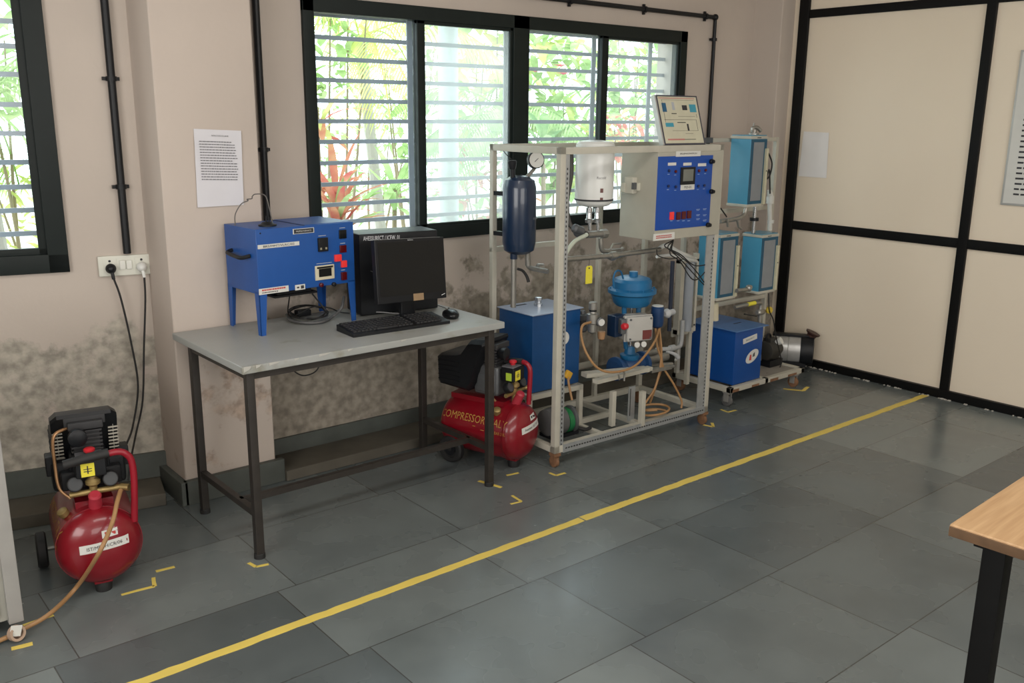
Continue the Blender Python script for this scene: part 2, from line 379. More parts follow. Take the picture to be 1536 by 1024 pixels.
# ------------------------------------------------------------------ partition (right wall): cream boards in black frame
XP = 5.35
struct('wall_right', MB().box(XP, XP+.05, -3.5, 3.66, 0, ZC), M_board)
def zr(x, y): return onx(x, y, XP-.03).z
for i, (y0, y1) in enumerate(((3.545, 3.615), (2.388, 2.442), (1.16, 1.23), (-.05, .02), (-1.27, -1.2))):
    struct('trim_partition_post_%d' % (i+1), MB().box(XP-.022, XP, y0, y1, 0, ZC, bev=.004), M_black)
for i, (z0, z1) in enumerate(((.897, .952), (2.225, 2.275))):
    struct('trim_partition_rail_%d' % (i+1), MB().box(XP-.018, XP, -3.5, 3.55, z0, z1, bev=.003), M_black)
s = MB(); s.box(XP-.030, XP, -3.5, 3.655, 0, .052, bev=.003); struct('baseboard_right', s, M_black)
s = MB()                                                        # crumbled plaster line at the foot of the partition
for k in range(260):
    y = 3.45 - k*.0085*rnd.uniform(.9, 1.1); wd = rnd.uniform(.003, .012)
    if noise.noise(Vector((y*9, 0, 0))) > -.02:
        s.box(XP-.031-wd, XP-.028, y, y+rnd.uniform(.003, .010), 0, rnd.uniform(.002, .006))
struct('trim_plaster_crumbs', s, mat('old_plaster', (.55, .52, .46), .9))

# ------------------------------------------------------------------ windows
def window(name, F, x0, x1, z0, z1, frames, panes, dark=True):
    """frames: list of (x0,x1,z0,z1,depth0,depth1); panes: (x0,x1,z0,z1,material,y)"""
    w = MB(F)
    for (a, b, c, d, y0, y1) in frames: w.box(a, b, y0, y1, c, d, bev=.003)
    root = struct(name, w, M_winframe)
    for (a, b, c, d, m, y) in panes:
        g = MB(F); g.box(a, b, y, y+.004, c, d); g = struct('glass_pane', g, m, root)
    return root
F0 = frame(0, YW, 0, 0)
fr = []
T = .0
fr += [(WX0, WX1, WZ1-.065, WZ1, -.02, .05), (WX0, WX1, WZ0, WZ0+.065, -.02, .05), (WX0, WX0+.055, WZ0, WZ1, -.02, .05), (WX1-.06, WX1, WZ0, WZ1, -.02, .05),
       (3.178, 3.285, WZ0, WZ1, -.02, .05)]
def sash(x0, x1, y0, y1, t=.035, tl=None, tr=None): 
    tl = tl or t; tr = tr or t; z0, z1 = WZ0+.05, WZ1-.05
    return [(x0, x0+tl, z0, z1, y0, y1), (x1-tr, x1, z0, z1, y0, y1), (x0, x1, z0, z0+t, y0, y1), (x0, x1, z1-t, z1, y0, y1)]
fr += sash(2.035, 2.60, .018, .036, .012, tr=.012) + sash(2.585, 3.18, -.012, .012, .030, tl=.045, tr=.02) + sash(3.28, 3.85, .018, .036, .014) + sash(3.83, 4.50, -.012, .012, .028, tl=.05, tr=.03)
wz0, wz1 = WZ0+.07, WZ1-.08
window('window_1', F0, WX0, WX1, WZ0, WZ1, fr,
       [(2.045, 2.59, wz0-.01, wz1+.02, M_glass, .027), (2.62, 3.165, wz0, wz1, M_dusty, 0), (3.29, 3.84, wz0-.01, wz1+.02, glass_mat('light_dust_glass', .05), .027), (3.87, 4.475, wz0, wz1, glass_mat('medium_dust_glass', .10), 0)])
fr2 = [(LX0, LX1, LZ1-.06, LZ1, -.02, .05), (LX0, LX1, LZ0, LZ0+.075, -.02, .05), (LX0, LX0+.06, LZ0, LZ1, -.02, .05), (LX1-.075, LX1, LZ0, LZ1, -.02, .05),
       (LX0+.05, LX1-.07, LZ0+.07, LZ0+.10, -.005, .02), (LX1-.105, LX1-.07, LZ0+.07, LZ1, -.005, .02), (LX0+.5, LX0+.55, LZ0+.05, LZ1, -.01, .03)]
window('window_2', FL, LX0, LX1, LZ0, LZ1, fr2, [(LX0+.05, LX1-.09, LZ0+.09, LZ1-.05, M_glass, .006)])
# security grilles outside the glass, one thing per window
def grille(F, x0, x1, zs, xs, label, y=.16):
    g = thing('window_grille', label, 'window grille', F @ Matrix.Translation(((x0+x1)/2, y, zs[-1])), 'steel grilles outside the windows')
    for z in zs:
        obj('horizontal_bar', MB(F).box(x0, x1, y-.004, y+.004, z-.010, z+.010), M_bar, g)
    for x in xs:
        obj('upright', MB(F).box(x-.016, x+.016, y-.012, y-.004, zs[-1]-.05, zs[0]+.06), M_bar, g)
    return g
zs = [ony(550, y, YW+.16).z for y in (27, 60, 91, 122, 152, 182, 212, 243, 274, 304, 330)]
grille(F0, WX0-.03, WX1+.03, zs, [ony(614, 150, YW+.16).x, ony(757, 150, YW+.16).x, ony(887, 150, YW+.16).x, ony(972, 120, YW+.16).x],
       'grey steel bar grille outside the large four-pane window')
zs2 = [onF(40, y, FL, .16).z for y in (-5, 33, 70, 112, 157, 200, 243, 280, 315, 350)]
grille(FL, LX0-.03, LX1+.03, zs2, [LX0+.2, LX1-.5], 'grey steel bar grille outside the left window')

# ------------------------------------------------------------------ garden outside
gm = mat('sunlit_paving', (.55, .52, .46), .9)
struct('ground_garden', MB().box(-6, 16, 4.2, 30, -.6, -.5), gm)
def leaf(mb, p, d, L, Wd, droop=.3, seg=6, fold=.15):
    p = Vector(p); d = Vector(d).normalized(); side = d.cross(Vector((0, 0, 1)))
    if side.length < .1: side = Vector((1, 0, 0))
    side.normalize(); vs = []; fs = []; c = p.copy(); dd = d.copy()
    for i in range(seg+1):
        t = i/seg; wd = Wd*math.sin(math.pi*min(1, t*.93+.07))**.8/2; up = side.cross(dd).normalized()
        vs += [c-side*wd+up*wd*fold, c.copy(), c+side*wd+up*wd*fold]
        c += dd*L/seg; dd = (dd+Vector((0, 0, -droop/seg*1.6))).normalized()
    for i in range(seg):
        k = i*3; fs += [(k, k+1, k+4, k+3), (k+1, k+2, k+5, k+4)]
    mb.add(vs, fs)
def rosette(base, top, n, L, Wd, m, label, r, cat='plant', name='cordyline_plant', grp=None, m2=None):
    t = thing(name, label, cat, Matrix.Translation(base), grp)
    obj('stem', MB().tube([base, top], .02, 8), mat('plant_stem', (.3, .24, .16), .8), t)
    for mm, cnt in ((m, n), (m2, n//2 if m2 else 0)):
        if not cnt: continue
        mb = MB()
        for k in range(cnt):
            an = r.uniform(0, 6.28); el = r.uniform(.1, 1.3)
            leaf(mb, Vector(top)+Vector((0, 0, r.uniform(-.25, .05))), (math.cos(an)*math.cos(el), math.sin(an)*math.cos(el), math.sin(el)), L*r.uniform(.7, 1.1), Wd*r.uniform(.8, 1.2), r.uniform(.4, 1.1))
        obj('foliage', mb, mm, t)
def bush(base, c, rad, n, size, m, label, r, name='shrub', grp=None, m2=None):
    t = thing(name, label, 'shrub', Matrix.Translation(base), grp)
    tr = MB()
    for k in range(3):
        q = Vector(c)+Vector((r.uniform(-.5, .5)*rad[0], r.uniform(-.5, .5)*rad[1], r.uniform(0, .7)*rad[2])); b = Vector(base)
        tr.tube([b, b.lerp(q, .5)+Vector((r.uniform(-.1, .1), 0, 0)), q], [.02, .006], 6, smooth=4)
    obj('branches', tr, mat('plant_stem', (.3, .24, .16), .8), t)
    for mm, cnt in ((m, n), (m2, n//3 if m2 else 0)):
        if not cnt: continue
        mb = MB()
        for k in range(cnt):
            th = r.uniform(0, 6.28); z = r.uniform(-1, 1); q = math.sqrt(1-z*z)*r.uniform(.3, 1)
            p = Vector(c)+Vector((math.cos(th)*q*rad[0], math.sin(th)*q*rad[1], z*rad[2]))
            leaf(mb, p, (r.uniform(-1, 1), r.uniform(-1, 1), r.uniform(-.5, .7)), size*r.uniform(.6, 1.3), size*.38*r.uniform(.7, 1.2), r.uniform(.2, .9), 4)
        obj('foliage', mb, mm, t)
def palm(base, top, m, label, r, n=9, L=1.2, dirs=None):
    t = thing('palm', label, 'palm', Matrix.Translation(base))
    obj('trunk', MB().tube([base, top], .05, 10), mat('palm_trunk', (.45, .42, .38), .9), t)
    for k in range(n):
        an = r.uniform(0, 6.28) if dirs is None else dirs[k % len(dirs)]+r.uniform(-.2, .2); el = r.uniform(.2, 1.0)
        p = Vector(top); d = Vector((math.cos(an)*math.cos(el), math.sin(an)*math.cos(el), math.sin(el))); mb = MB(); pts = [p.copy()]
        st = 16
        for i in range(st):
            p = p + d*L/st; d = (d+Vector((0, 0, -.11))).normalized(); pts.append(p.copy())
            side = d.cross(Vector((0, 0, 1))).normalized()
            if i > 1:
                for sgn in (-1, 1):
                    for q in (0, .5): leaf(mb, p-d*L/st*q, side*sgn+d*.8+Vector((0, 0, -.35)), L*.34*math.sin(math.pi*(i+1)/(st+2)), .022, .9, 4)
        mb.tube(pts, .007, 6); obj('frond', mb, m, t)
G = ony
r1 = random.Random(11)
def P(x, y, Y): return tuple(G(x, y, Y))
def base(x, Y): q = G(x, 300, Y); return (q.x, q.y, -.5)
palm(base(585, 7.2), P(540, 60, 7.2), L_yel, 'palm with drooping yellow-green fronds outside the leftmost pane of the large window', r1, 9, 1.5)
rosette(base(500, 5.4), P(505, 300, 5.4), 26, .50, .055, L_red, 'red-leaved cordyline low in the leftmost pane of the large window', r1, m2=L_green)
rosette(base(478, 5.6), P(474, 160, 5.6), 16, .42, .06, L_yel, 'orange and yellow cordyline beside the left frame of the large window', r1, m2=L_red)
rosette(base(585, 6.2), P(592, 285, 6.2), 18, .45, .06, L_green, 'green cordyline in front of the path, right of the red one', r1)
bush(base(490, 7.0), P(485, 60, 7.0), (.55, .5, .45), 110, .22, L_green, 'pale green broad-leaved shrub at upper left of the large window', r1)
bush(base(560, 9.5), P(560, 215, 9.5), (1.1, .6, .7), 500, .14, L_green, 'distant pale green hedge shrub behind the cordylines', r1)
bush(base(620, 8.5), P(612, 110, 8.5), (.7, .5, .9), 260, .17, L_green, 'leafy shrub just left of the pale garden post', r1)
bush(base(725, 7.5), P(730, 100, 7.5), (.75, .5, .8), 150, .32, L_yel, 'broad-leaved shrub right of the pale garden post', r1, m2=L_green)
palm(base(745, 6.8), P(765, 180, 6.8), L_green, 'green palm right of the pale garden post', r1, 10, 1.2)
bush(base(720, 7.0), P(715, 290, 7.0), (.6, .5, .4), 160, .18, L_green, 'low shrub behind the dark blue air tank', r1, m2=L_red)
bush(base(840, 6.8), P(845, 170, 6.8), (.62, .4, .75), 230, .26, L_green, 'dense large-leaved shrub with red flowers outside the third pane', r1, m2=L_yel)
rosette(base(820, 6.0), P(815, 215, 6.0), 18, .55, .10, L_dark, 'dark green big-leaved plant low outside the third pane', r1)
bush(base(950, 7.0), P(950, 130, 7.0), (.55, .4, .8), 320, .2, L_green, 'yellow-green shrub outside the rightmost pane', r1, m2=L_yel)
bush(base(1000, 7.4), P(1000, 150, 7.4), (.5, .4, .8), 260, .16, L_dark, 'fine-leaved green shrub outside the right end of the large window', r1)
bush(base(925, 5.9), P(928, 205, 5.9), (.28, .2, .2), 60, .16, L_red, 'small reddish shrub outside the rightmost pane', r1, m2=L_yel)
bush(base(20, 7), P(0, 60, 7.4), (.8, .4, .5), 160, .3, L_green, 'pale green shrub high outside the left window', r1)
palm(base(10, 6.6), P(-40, 170, 6.6), L_green, 'palm outside the left window', r1, 12, 1.3)
bush(base(30, 7), P(30, 330, 7.5), (.8, .4, .35), 200, .16, L_yel, 'low yellow-green shrub outside the left window', r1)
fm = MB()
for (x, y) in ((840, 100), (803, 108), (845, 112)):
    c = Vector(P(x, y, 6.3))
    for k in range(9):
        an = k*.7; leaf(fm, c, (math.cos(an), math.sin(an), .4), .07, .05, .3, 3)
tag(obj('flower_cluster', fm, mat('pink_petals', (.8, .12, .22), .7)), 'bright pink-red flowers outside the third pane', 'flowers')
pm = MB(); q0 = G(673, 200, 5.6); pm.cyl((q0.x, q0.y, -.5), (q0.x, q0.y, 3.2), .072, 20); pm.cyl((q0.x, q0.y, -.5), (q0.x, q0.y, -.4), .10, 20)
tag(obj('garden_post', pm, mat('pale_concrete_post', (.50, .56, .55), .8, var=.15)), 'thick pale grey round post standing outside the second pane', 'post')

# ================================================================== WALL FIXTURES
def conduit(pts, r, clips, label, bend=False):
    F = Matrix.Translation(pts[-1]); t = thing('conduit_pipe', label, 'pipe', F, 'black conduit pipes on the window wall')
    obj('pipe', MB().tube(pts, r, 14), M_plast, t)
    if bend: obj('elbow', MB().ball(pts[bend], r*1.45), M_plast, t)
    for (p, ax) in clips:
        m = MB(); p = Vector(p); a = Vector(ax)
        m.cyl(p-a*.009, p+a*.009, r*1.35, 14); s = a.cross(Vector((0, 1, 0)))
        m.bar(p-s*r*2.1+Vector((0, r*.6, 0)), p+s*r*2.1+Vector((0, r*.6, 0)), .014, .012, up=(0, 1, 0))
        obj('clip', m, M_plast, t)
    return t
Z = (0, 0, 1)
def wl(x, y, v=-.023): q = onF(x, y, FL, v); return FL @ q
p0, p1 = wl(191, 380), None; top = Vector((p0.x, p0.y, ZC)); 
conduit([top, p0], .0155, [(Vector((p0.x, p0.y, wl(169, 118).z)), Z), (Vector((p0.x, p0.y, wl(181, 280).z)), Z)], 'black conduit pipe running down to the switch plate')
q = ony(394, 200, YW-.023)
conduit([(q.x, q.y, ZC), (q.x, q.y, .98)], .0155, [((q.x, q.y, ony(398, 224, YW).z), Z)], 'black conduit pipe between the pillar and the large window, ending behind the blue oven')
q = ony(1073, 26, YW-.022); q2 = ony(1064, 200, YW-.022)
xa = ony(800, 2, YW-.016).x
conduit([(1.9, q.y, q.z+.003), (q.x, q.y, q.z), (q.x, q.y, .9)], .0135,
        [((ony(x, 15, YW).x, q.y, q.z), (1, 0, 0)) for x in (720, 851, 963, 1055)] + [((q.x, q.y, ony(1071, 60, YW).z), Z)],
        'thin black conduit running over the large window and turning down beside it', bend=1)
# switch plate
c = onF(188, 397, FL, 0); u = Vector((1, 0, 0)); v = Vector((0, 0, 1))
sw = thing('switch_plate', 'ivory switch plate with two sockets below the left conduit', 'switch plate', FL @ Matrix.Translation((c.x, 0, c.z-.045)))
obj('plate', MB(FL).box(c.x-.104, c.x+.104, -.016, 0, c.z-.042, c.z+.042, bev=.004), M_whitepl, sw)
for dx in (-.012, .014): obj('rocker_switch', MB(FL).box(c.x+dx-.011, c.x+dx+.011, -.023, -.014, c.z-.016, c.z+.022, bev=.003), mat('switch_rocker', (.72, .72, .66), .35), sw)
for dx in (-.06, .062):
    m = MB(FL); m.box(c.x+dx-.026, c.x+dx+.026, -.018, -.0155, c.z-.03, c.z+.03, bev=.001); so = obj('socket', m, M_whitepl, sw)
    m = MB(FL); m.cyl((c.x+dx, -.0185, c.z+.021), (c.x+dx, -.017, c.z+.021), .005, 12); m.cyl((c.x+dx, -.0185, c.z+.008), (c.x+dx, -.0175, c.z+.008), .004, 12); obj('pin_hole', m, M_ink, so)
def plug(dx, m_, label, path):
    t = thing('plug', label, 'plug', FL @ Matrix.Translation((c.x+dx, -.03, c.z-.01)))
    mb = MB(FL); mb.lathe((c.x+dx, -.018, c.z-.008), (0, -1, 0), [(0, .017), (.012, .021), (.02, .020), (.032, .012), (.036, .004)], 20)
    mb.tube([(c.x+dx, -.035, c.z-.012), (c.x+dx+.004, -.043, c.z-.03), (c.x+dx+.006, -.043, c.z-.05)], .007, 10); obj('plug_body', mb, m_, t)
    st = FL @ Vector((c.x+dx+.006, -.043, c.z-.045))
    obj('cable', MB().tube([st]+path, .0042, 8, smooth=8), M_rubber, t)
plug(-.058, M_plast, 'black plug in the left socket with its long black cable', [wl(182, 450, -.04), wl(198, 520, -.04), wl(207, 580, -.05), wl(199, 640, -.09), ony(188, 672, 3.60), ony(182, 715, 3.5)])
plug(.06, M_white, 'white plug in the right socket with its long black cable', [wl(218, 450, -.04), wl(216, 520, -.05), wl(214, 600, -.07), wl(204, 650, -.09), ony(196, 690, 3.60), ony(192, 720, 3.55)])
# papers
def sheet(name, label, tl, tr, br, bl, nrm, m, rows=None, thick=.0012, cat='paper'):
    t = thing(name, label, cat, Matrix.Translation(bl)); tl, tr, br, bl = map(Vector, (tl, tr, br, bl)); n = Vector(nrm)
    N = 10; vs = []; fs = []
    for side in (0, 1):
        for i in range(N+1):
            for j in range(N+1):
                a, b = i/N, j/N; p = bl.lerp(br, a).lerp(tl.lerp(tr, a), b)
                wv = .0025+.0022*noise.noise(Vector((a*4, b*5, tl.x)))
                vs.append(p+n*(wv+side*thick))
    k = (N+1)**2
    for i in range(N):
        for j in range(N):
            q = i*(N+1)+j; f = (q, q+1, q+N+2, q+N+1); fs.append(f); fs.append(tuple(x+k for x in reversed(f)))
    for i in range(N):
        for (a, b) in ((i, i+1), (i*(N+1), (i+1)*(N+1)), ((N+1)*N+i, (N+1)*N+i+1), (i*(N+1)+N, (i+1)*(N+1)+N)): fs.append((a, b, b+k, a+k))
    obj('sheet', MB().add(vs, fs), m, t, smooth=60)
    return t, tl, tr, br, bl
yp = 3.682
t, tl, tr, br, bl = sheet('notice_paper', 'white printed paper taped to the pillar above the blue oven', ony(290, 193, yp), ony(361, 196, yp), ony(365, 307, yp), ony(296, 311, yp), (0, -1, 0), M_paper)
ce = (tl+tr+br+bl)/4; u = (tr-tl).normalized(); 
ink = textlines(None, ce+Vector((.0, -.0065, .03)), u, (0, 0, 1), .155, .16, 15, rnd, .95, tall=.3)
obj('printed_text', ink, mat('grey_ink', (.16, .16, .17), .7), t)
obj('printed_heading', letters('INSTRUCTIONS FOR LAB USE', .07, .0055, ce+Vector((.01, -.0065, .128)), u, (0, 0, 1)), M_ink, t)
t, tl, tr, br, bl = sheet('notice_paper', 'small crumpled paper in a plastic sleeve on the cream partition', onx(1206, 197, XP-.001), onx(1244, 199, XP-.001), onx(1240, 267, XP-.001), onx(1198, 264, XP-.001), (-1, 0, 0), mat('sleeved_paper', (.80, .78, .76), .5, var=.06, scale=9))
# framed instructions board cut by the right edge
b0 = onx(1528, 75, XP-.012); b1 = onx(1501, 307, XP-.012)
t = thing('notice_board', 'framed printed instructions on the partition at the right edge', 'notice board', Matrix.Translation((XP, b1.y, b1.z)))
ya, yb = b1.y+.003, b1.y-.62; za, zb = b1.z, b0.z
obj('backing', MB().box(XP-.012, XP-.001, yb, ya, za, zb, bev=.003), mat('aluminium_trim', (.5, .5, .48), .4, metal=.4), t)
obj('sheet', MB().box(XP-.0135, XP-.011, yb+.012, ya-.012, za+.012, zb-.012), M_label, t)
U = (0, -1, 0)
obj('printed_text', textlines(None, (XP-.0125, (ya+yb)/2, (za+zb)/2-.05), U, (0, 0, 1), .5, .62, 22, rnd, .97, tall=.34), M_ink, t)
obj('red_text', textlines(None, (XP-.0128, ya-.12, zb-.43), U, (0, 0, 1), .08, .02, 1, rnd, 1, tall=.6), M_redink, t)

# ================================================================== FLOOR MARKINGS
def tape(pts, w, label, name='floor_tape', grp=None, wob=.0012):
    mb = MB(); L = []
    for a, b in zip(pts, pts[1:]):
        a, b = Vector(a), Vector(b); n = max(2, int((b-a).length/.04)); s = (b-a).normalized().cross(Vector((0, 0, 1)))
        vs = []; fs = []
        for i in range(n+1):
            p = a.lerp(b, i/n); k = 4*i
            o1, o2 = rnd.uniform(-wob, wob), rnd.uniform(-wob, wob)
            vs += [p-s*(w/2+o1), p+s*(w/2+o2), p-s*(w/2+o1)+Vector((0, 0, .0008)), p+s*(w/2+o2)+Vector((0, 0, .0008))]
        for i in range(n):
            k = 4*i; fs += [(k+2, k+3, k+7, k+6), (k, k+4, k+5, k+1), (k, k+2, k+6, k+4), (k+1, k+5, k+7, k+3)]
        fs += [(0, 1, 3, 2), (4*n, 4*n+2, 4*n+3, 4*n+1)]
        mb.add(vs, fs)
    for i, v_ in enumerate(mb.v): v_.z += .0002
    return tag(obj(name, mb, M_yellow), label, 'tape marking', grp)
tape([(-.6, 2.51, 0), (2.468, 2.522, 0)], .038, 'long yellow tape line, nearer half crossing the slate floor', 'floor_line', 'yellow walkway line', .0025)
tape([(2.476, 2.525, 0), (5.312, 2.508, 0)], .040, 'far half of the yellow line, reaching the cream partition', 'floor_line', 'yellow walkway line', .0025)
g = 'yellow corner marks on the floor'
def fz(*q): return [onz(*p) for p in q]
tape(fz((182, 892), (232, 879), (230, 866)), .014, 'yellow L-shaped mark right of the left compressor foot', grp=g)
tape(fz((234, 857), (262, 850)), .016, 'short yellow strip beyond the left compressor mark', grp=g)
tape(fz((35, 938), (80, 922)), .016, 'yellow strip beside the grey cabinet foot', grp=g)
tape(fz((17, 973), (49, 965)), .022, 'short yellow strip nearest the camera, under the grey cabinet', grp=g)
tape(fz((373, 844), (384, 850), (403, 846)), .014, 'yellow corner mark at the front left table leg', grp=g)
tape(fz((766, 756), (782, 752), (768, 743)), .012, 'yellow corner mark on open floor right of the table', grp=g)
tape(fz((718, 721), (752, 731)), .018, 'yellow mark under the front right table leg', grp=g)
tape(fz((760, 713), (778, 709)), .014, 'small yellow strip in front of the right compressor foot', grp=g)
tape(fz((824, 709), (834, 713), (848, 709)), .014, 'yellow corner mark at the rig front left caster', grp=g)
tape(fz((1055, 637), (1070, 640), (1068, 634)), .016, 'yellow corner mark at the rig front right caster', grp=g)
tape(fz((1081, 614), (1092, 618), (1104, 615)), .014, 'yellow corner mark in front of the trolley', grp=g)
tape(fz((1175, 583), (1205, 586), (1212, 580)), .022, 'yellow corner mark at the trolley right caster', grp=g)

# ================================================================== TABLE
TA = frame(1.255, 3.0, 0, .6); TW, TD, TH = 1.195, .665, .75
tb = thing('work_table', 'long grey-topped steel-legged work table under the large window', 'table', TA @ Matrix.Translation((TW/2, TD/2, 0)))
obj('tabletop', MB(TA).box(0, TW, 0, TD, TH-.028, TH, bev=.004), M_top, tb)
for (x, l_, h__) in ((.004, .03, .02), (.05, .02, .012), (.10, .045, .010), (.20, .02, .008), (.30, .05, .009), (.42, .025, .008), (.66, .03, .007)):
    obj('edge_chip', MB(TA).prism([(0, -h__), (l_*.7, -h__*.6), (l_, 0), (l_*.5, .0004), (0, .0004)], (x, -.0006, TH), (1, 0, 0), (0, 0, 1), .002), mat('chip_pale', (.45, .44, .40), .7), tb, label='worn pale chip on the front edge')
LX = (.035, 1.135); LY = (.03, .545); w = .015
for x in LX:
    for y in LY:
        lg = obj('leg', MB(TA).box(x-w, x+w, y-w, y+w, .012, TH-.03, bev=.002), M_legs, tb)
        obj('rubber_foot', MB(TA).lathe((x, y, 0), Z, [(0, .021), (.018, .021), (.02, .019)], 16), M_rubber, lg)
fr_ = MB(TA)
for y in LY: fr_.box(LX[0], LX[1], y-.012, y+.012, TH-.055, TH-.028)
for x in LX: fr_.box(x-.012, x+.012, LY[0], LY[1], TH-.055, TH-.028)
obj('apron_frame', fr_, M_legs, tb)
for x in LX: obj('side_stretcher', MB(TA).box(x-.012, x+.012, LY[0], LY[1], .165, .19), M_legs, tb)
obj('long_stretcher', MB(TA).box(LX[0], LX[1], .165, .189, .166, .19), M_legs, tb)

# ================================================================== BLUE OVEN
OF = frame(1.508, 3.395, .75, 4.0)
ov = thing('lab_oven', 'blue steel lab oven box on four legs at the left of the table', 'oven', OF)
OW, OD, OZ0, OZ1 = .452, .262, .168, .425
bd = MB(OF); bd.box(0, OW, 0, OD, OZ0, OZ1, bev=.003); obj('body', bd, M_blue, ov)
for sx, sy in ((0, 0), (1, 0), (0, 1), (1, 1)):
    X, Y = sx*OW, sy*OD; dx = 1 if sx == 0 else -1; dy = 1 if sy == 0 else -1
    m = MB(OF); tp, bt = .036, .022
    for (ax, ay) in ((1, 0), (0, 1)):                            # two tapering flanges at right angles
        qs = [(0, OZ0+.01), (tp, OZ0+.01), (bt, 0), (0, 0)]
        vs = []
        for th in (0, .004):
            for (a_, z_) in qs: vs.append((X+dx*(a_ if ax else th), Y+dy*(a_ if ay else th), z_))
        m.add(vs, [(0, 1, 2, 3), (7, 6, 5, 4), (0, 4, 5, 1), (1, 5, 6, 2), (2, 6, 7, 3), (3, 7, 4, 0)])
    obj('leg', m, M_blue, ov)
obj('lid_seam', MB(OF).box(.215, .222, .004, OD-.004, OZ1-.001, OZ1+.0015), mat('seam_dark', (.01, .02, .06), .6), ov)
obj('upper_cover', MB(OF).box(.225, OW-.006, .01, OD-.004, OZ1-.001, OZ1+.002), M_blue, ov)
# side handle
m = MB(OF); m.tube([(-.002, .2, .325), (-.028, .19, .318), (-.032, .12, .312), (-.03, .07, .31), (-.002, .05, .318)], .008, 10, smooth=5); obj('side_handle', m, M_plast, ov)
m = MB(OF); m.lathe((.10, .085, OZ1), Z, [(0, .036), (.006, .036), (.008, .028), (.016, .02), (.018, .004)], 20); m.cyl((.095, .085, OZ1+.01), (.095, .085, OZ1+.04), .003, 8); m.cyl((.105, .08, OZ1+.01), (.105, .08, OZ1+.035), .003, 8); top_ = obj('top_sensor_fitting', m, M_plast, ov)
m = MB(OF); m.tube([(.008, .18, OZ1), (.012, .18, OZ1+.045), (.035, .17, OZ1+.085), (.06, .16, OZ1+.098), (.055, .158, OZ1+.104), (.075, .155, OZ1+.106), (.075, .15, OZ1+.115), (.085, .14, OZ1+.124), (.115, .12, OZ1+.118), (.12, .10, OZ1+.07), (.125, .09, OZ1+.01)], .0022, 8, smooth=6); obj('thermocouple_wire', m, mat('wire_grey', (.12, .11, .1), .5), ov)
Uo, Vo = (1, 0, 0), (0, 0, 1)
def opl(name, m_, x, z, w_, h_, lift=0, par=None): return plate(name, par or ov, m_, (x, 0, z), Uo, Vo, w_, h_, F=OF, lift=lift, th=.0015)
def dpx(x, y):                                                   # pixel -> oven front-face coordinates
    d = ray(x, y); n = OF.to_3x3() @ Vector((0, 1, 0)); p = OF @ Vector((0, 0, 0)); q = OF.inverted() @ (CAM+d*((p-CAM).dot(n)/d.dot(n))); return q.x, q.z
def rect(x0, y0, x1, y1): a_, b_ = dpx(x0, y0), dpx(x1, y1); return ((a_[0]+b_[0])/2, (a_[1]+b_[1])/2, abs(b_[0]-a_[0]), abs(b_[1]-a_[1]))
def otext(par, s_, x, z, w_, h_, m_=M_ink):
    o_ = OF @ Vector((x, -.0022, z)); return obj('lettering', letters(s_, w_, h_, o_, OF.to_3x3() @ Vector(Uo), Vo), m_, par)
def orect(name, m_, x0, y0, x1, y1, **k): return opl(name, m_, *rect(x0, y0, x1, y1), **k)
x, z, w_, h_ = rect(386, 364, 449, 371); pl = opl('name_label', M_label, x, z, w_, .016); otext(pl, 'BRS/MMT/VLRC/02', w_*.72, .008, x, z) if 0 else otext(pl, 'BRS/MMT/VLRC/02', x, z, w_*.75, .0085)
x, z, w_, h_ = rect(439, 343, 471, 349); pl = opl('maker_label', M_label, x, z, w_, .021); opl('label_field', M_ink, x, z, w_*.92, .017, lift=.001, par=pl)
otext(pl, 'MUFFLE FURNACE', x, z, w_*.72, .006, M_label)
x, z, w_, h_ = rect(388, 433, 433, 437); pl = opl('warning_label', M_label, x, z, w_, .024)
obj('red_print', textlines(OF, (x-.0, 0, z+.005), Uo, Vo, w_*.8, .009, 1, rnd, 1, tall=.7), M_redink, pl); obj('black_print', textlines(OF, (x, 0, z-.005), Uo, Vo, w_*.8, .009, 1, rnd, 1, tall=.4), M_ink, pl)
x, z, w_, h_ = rect(441, 428, 459, 433); pl = opl('small_label', M_label, x, z, .046, .022); opl('label_mark', M_ink, x+.01, z, .014, .013, lift=.001, par=pl); opl('label_mark', M_ink, x-.01, z, .010, .006, lift=.001, par=pl)
def instr(name, x0, y0, x1, y1, m_, dpt=.01, cap=True):
    x, z, w_, h_ = rect(x0, y0, x1, y1); o_ = obj(name, MB(OF).box(x-w_/2, x+w_/2, -dpt, .002, z-h_/2, z+h_/2, bev=.002), m_, ov)
    if cap: obj('caption', textlines(OF, (x, 0, z+h_/2+.008), Uo, Vo, max(w_*.8, .02), .005, 1, rnd, 1, lift=.0004), M_label, o_)
    return o_, x, z, w_, h_
o_, x, z, w_, h_ = instr('temperature_controller', 476, 357, 491, 376, M_plast)
for dx in (-.3, .25): obj('button', MB(OF).box(x+dx*w_-.004, x+dx*w_+.004, -.0115, -.0095, z-h_*.35, z-h_*.2), mat('beige_button', (.3, .28, .2), .5), o_)
instr('dark_meter', 508, 345, 519, 357, M_blackgl, .006); instr('dark_meter', 509, 368, 519, 378, M_reddark, .006)
instr('lit_switch', 501, 382, 511, 391, M_redlit, .01, False); instr('lit_switch', 511, 391, 519, 400, M_redlit, .01, False); instr('red_switch', 511, 408, 519, 419, M_reddark, .01)
o_, x, z, w_, h_ = instr('display_window', 472, 399, 501, 417, mat('cream_bezel', (.6, .55, .4), .5), .006)
obj('dark_screen', MB(OF).box(x-w_*.33, x+w_*.33, -.0075, -.005, z-h_*.28, z+h_*.28), M_blackgl, o_)
obj('dark_slot', MB(OF).box(x-w_*.42, x+w_*.42, -.0075, -.005, z+h_*.3, z+h_*.42), M_blackgl, o_)
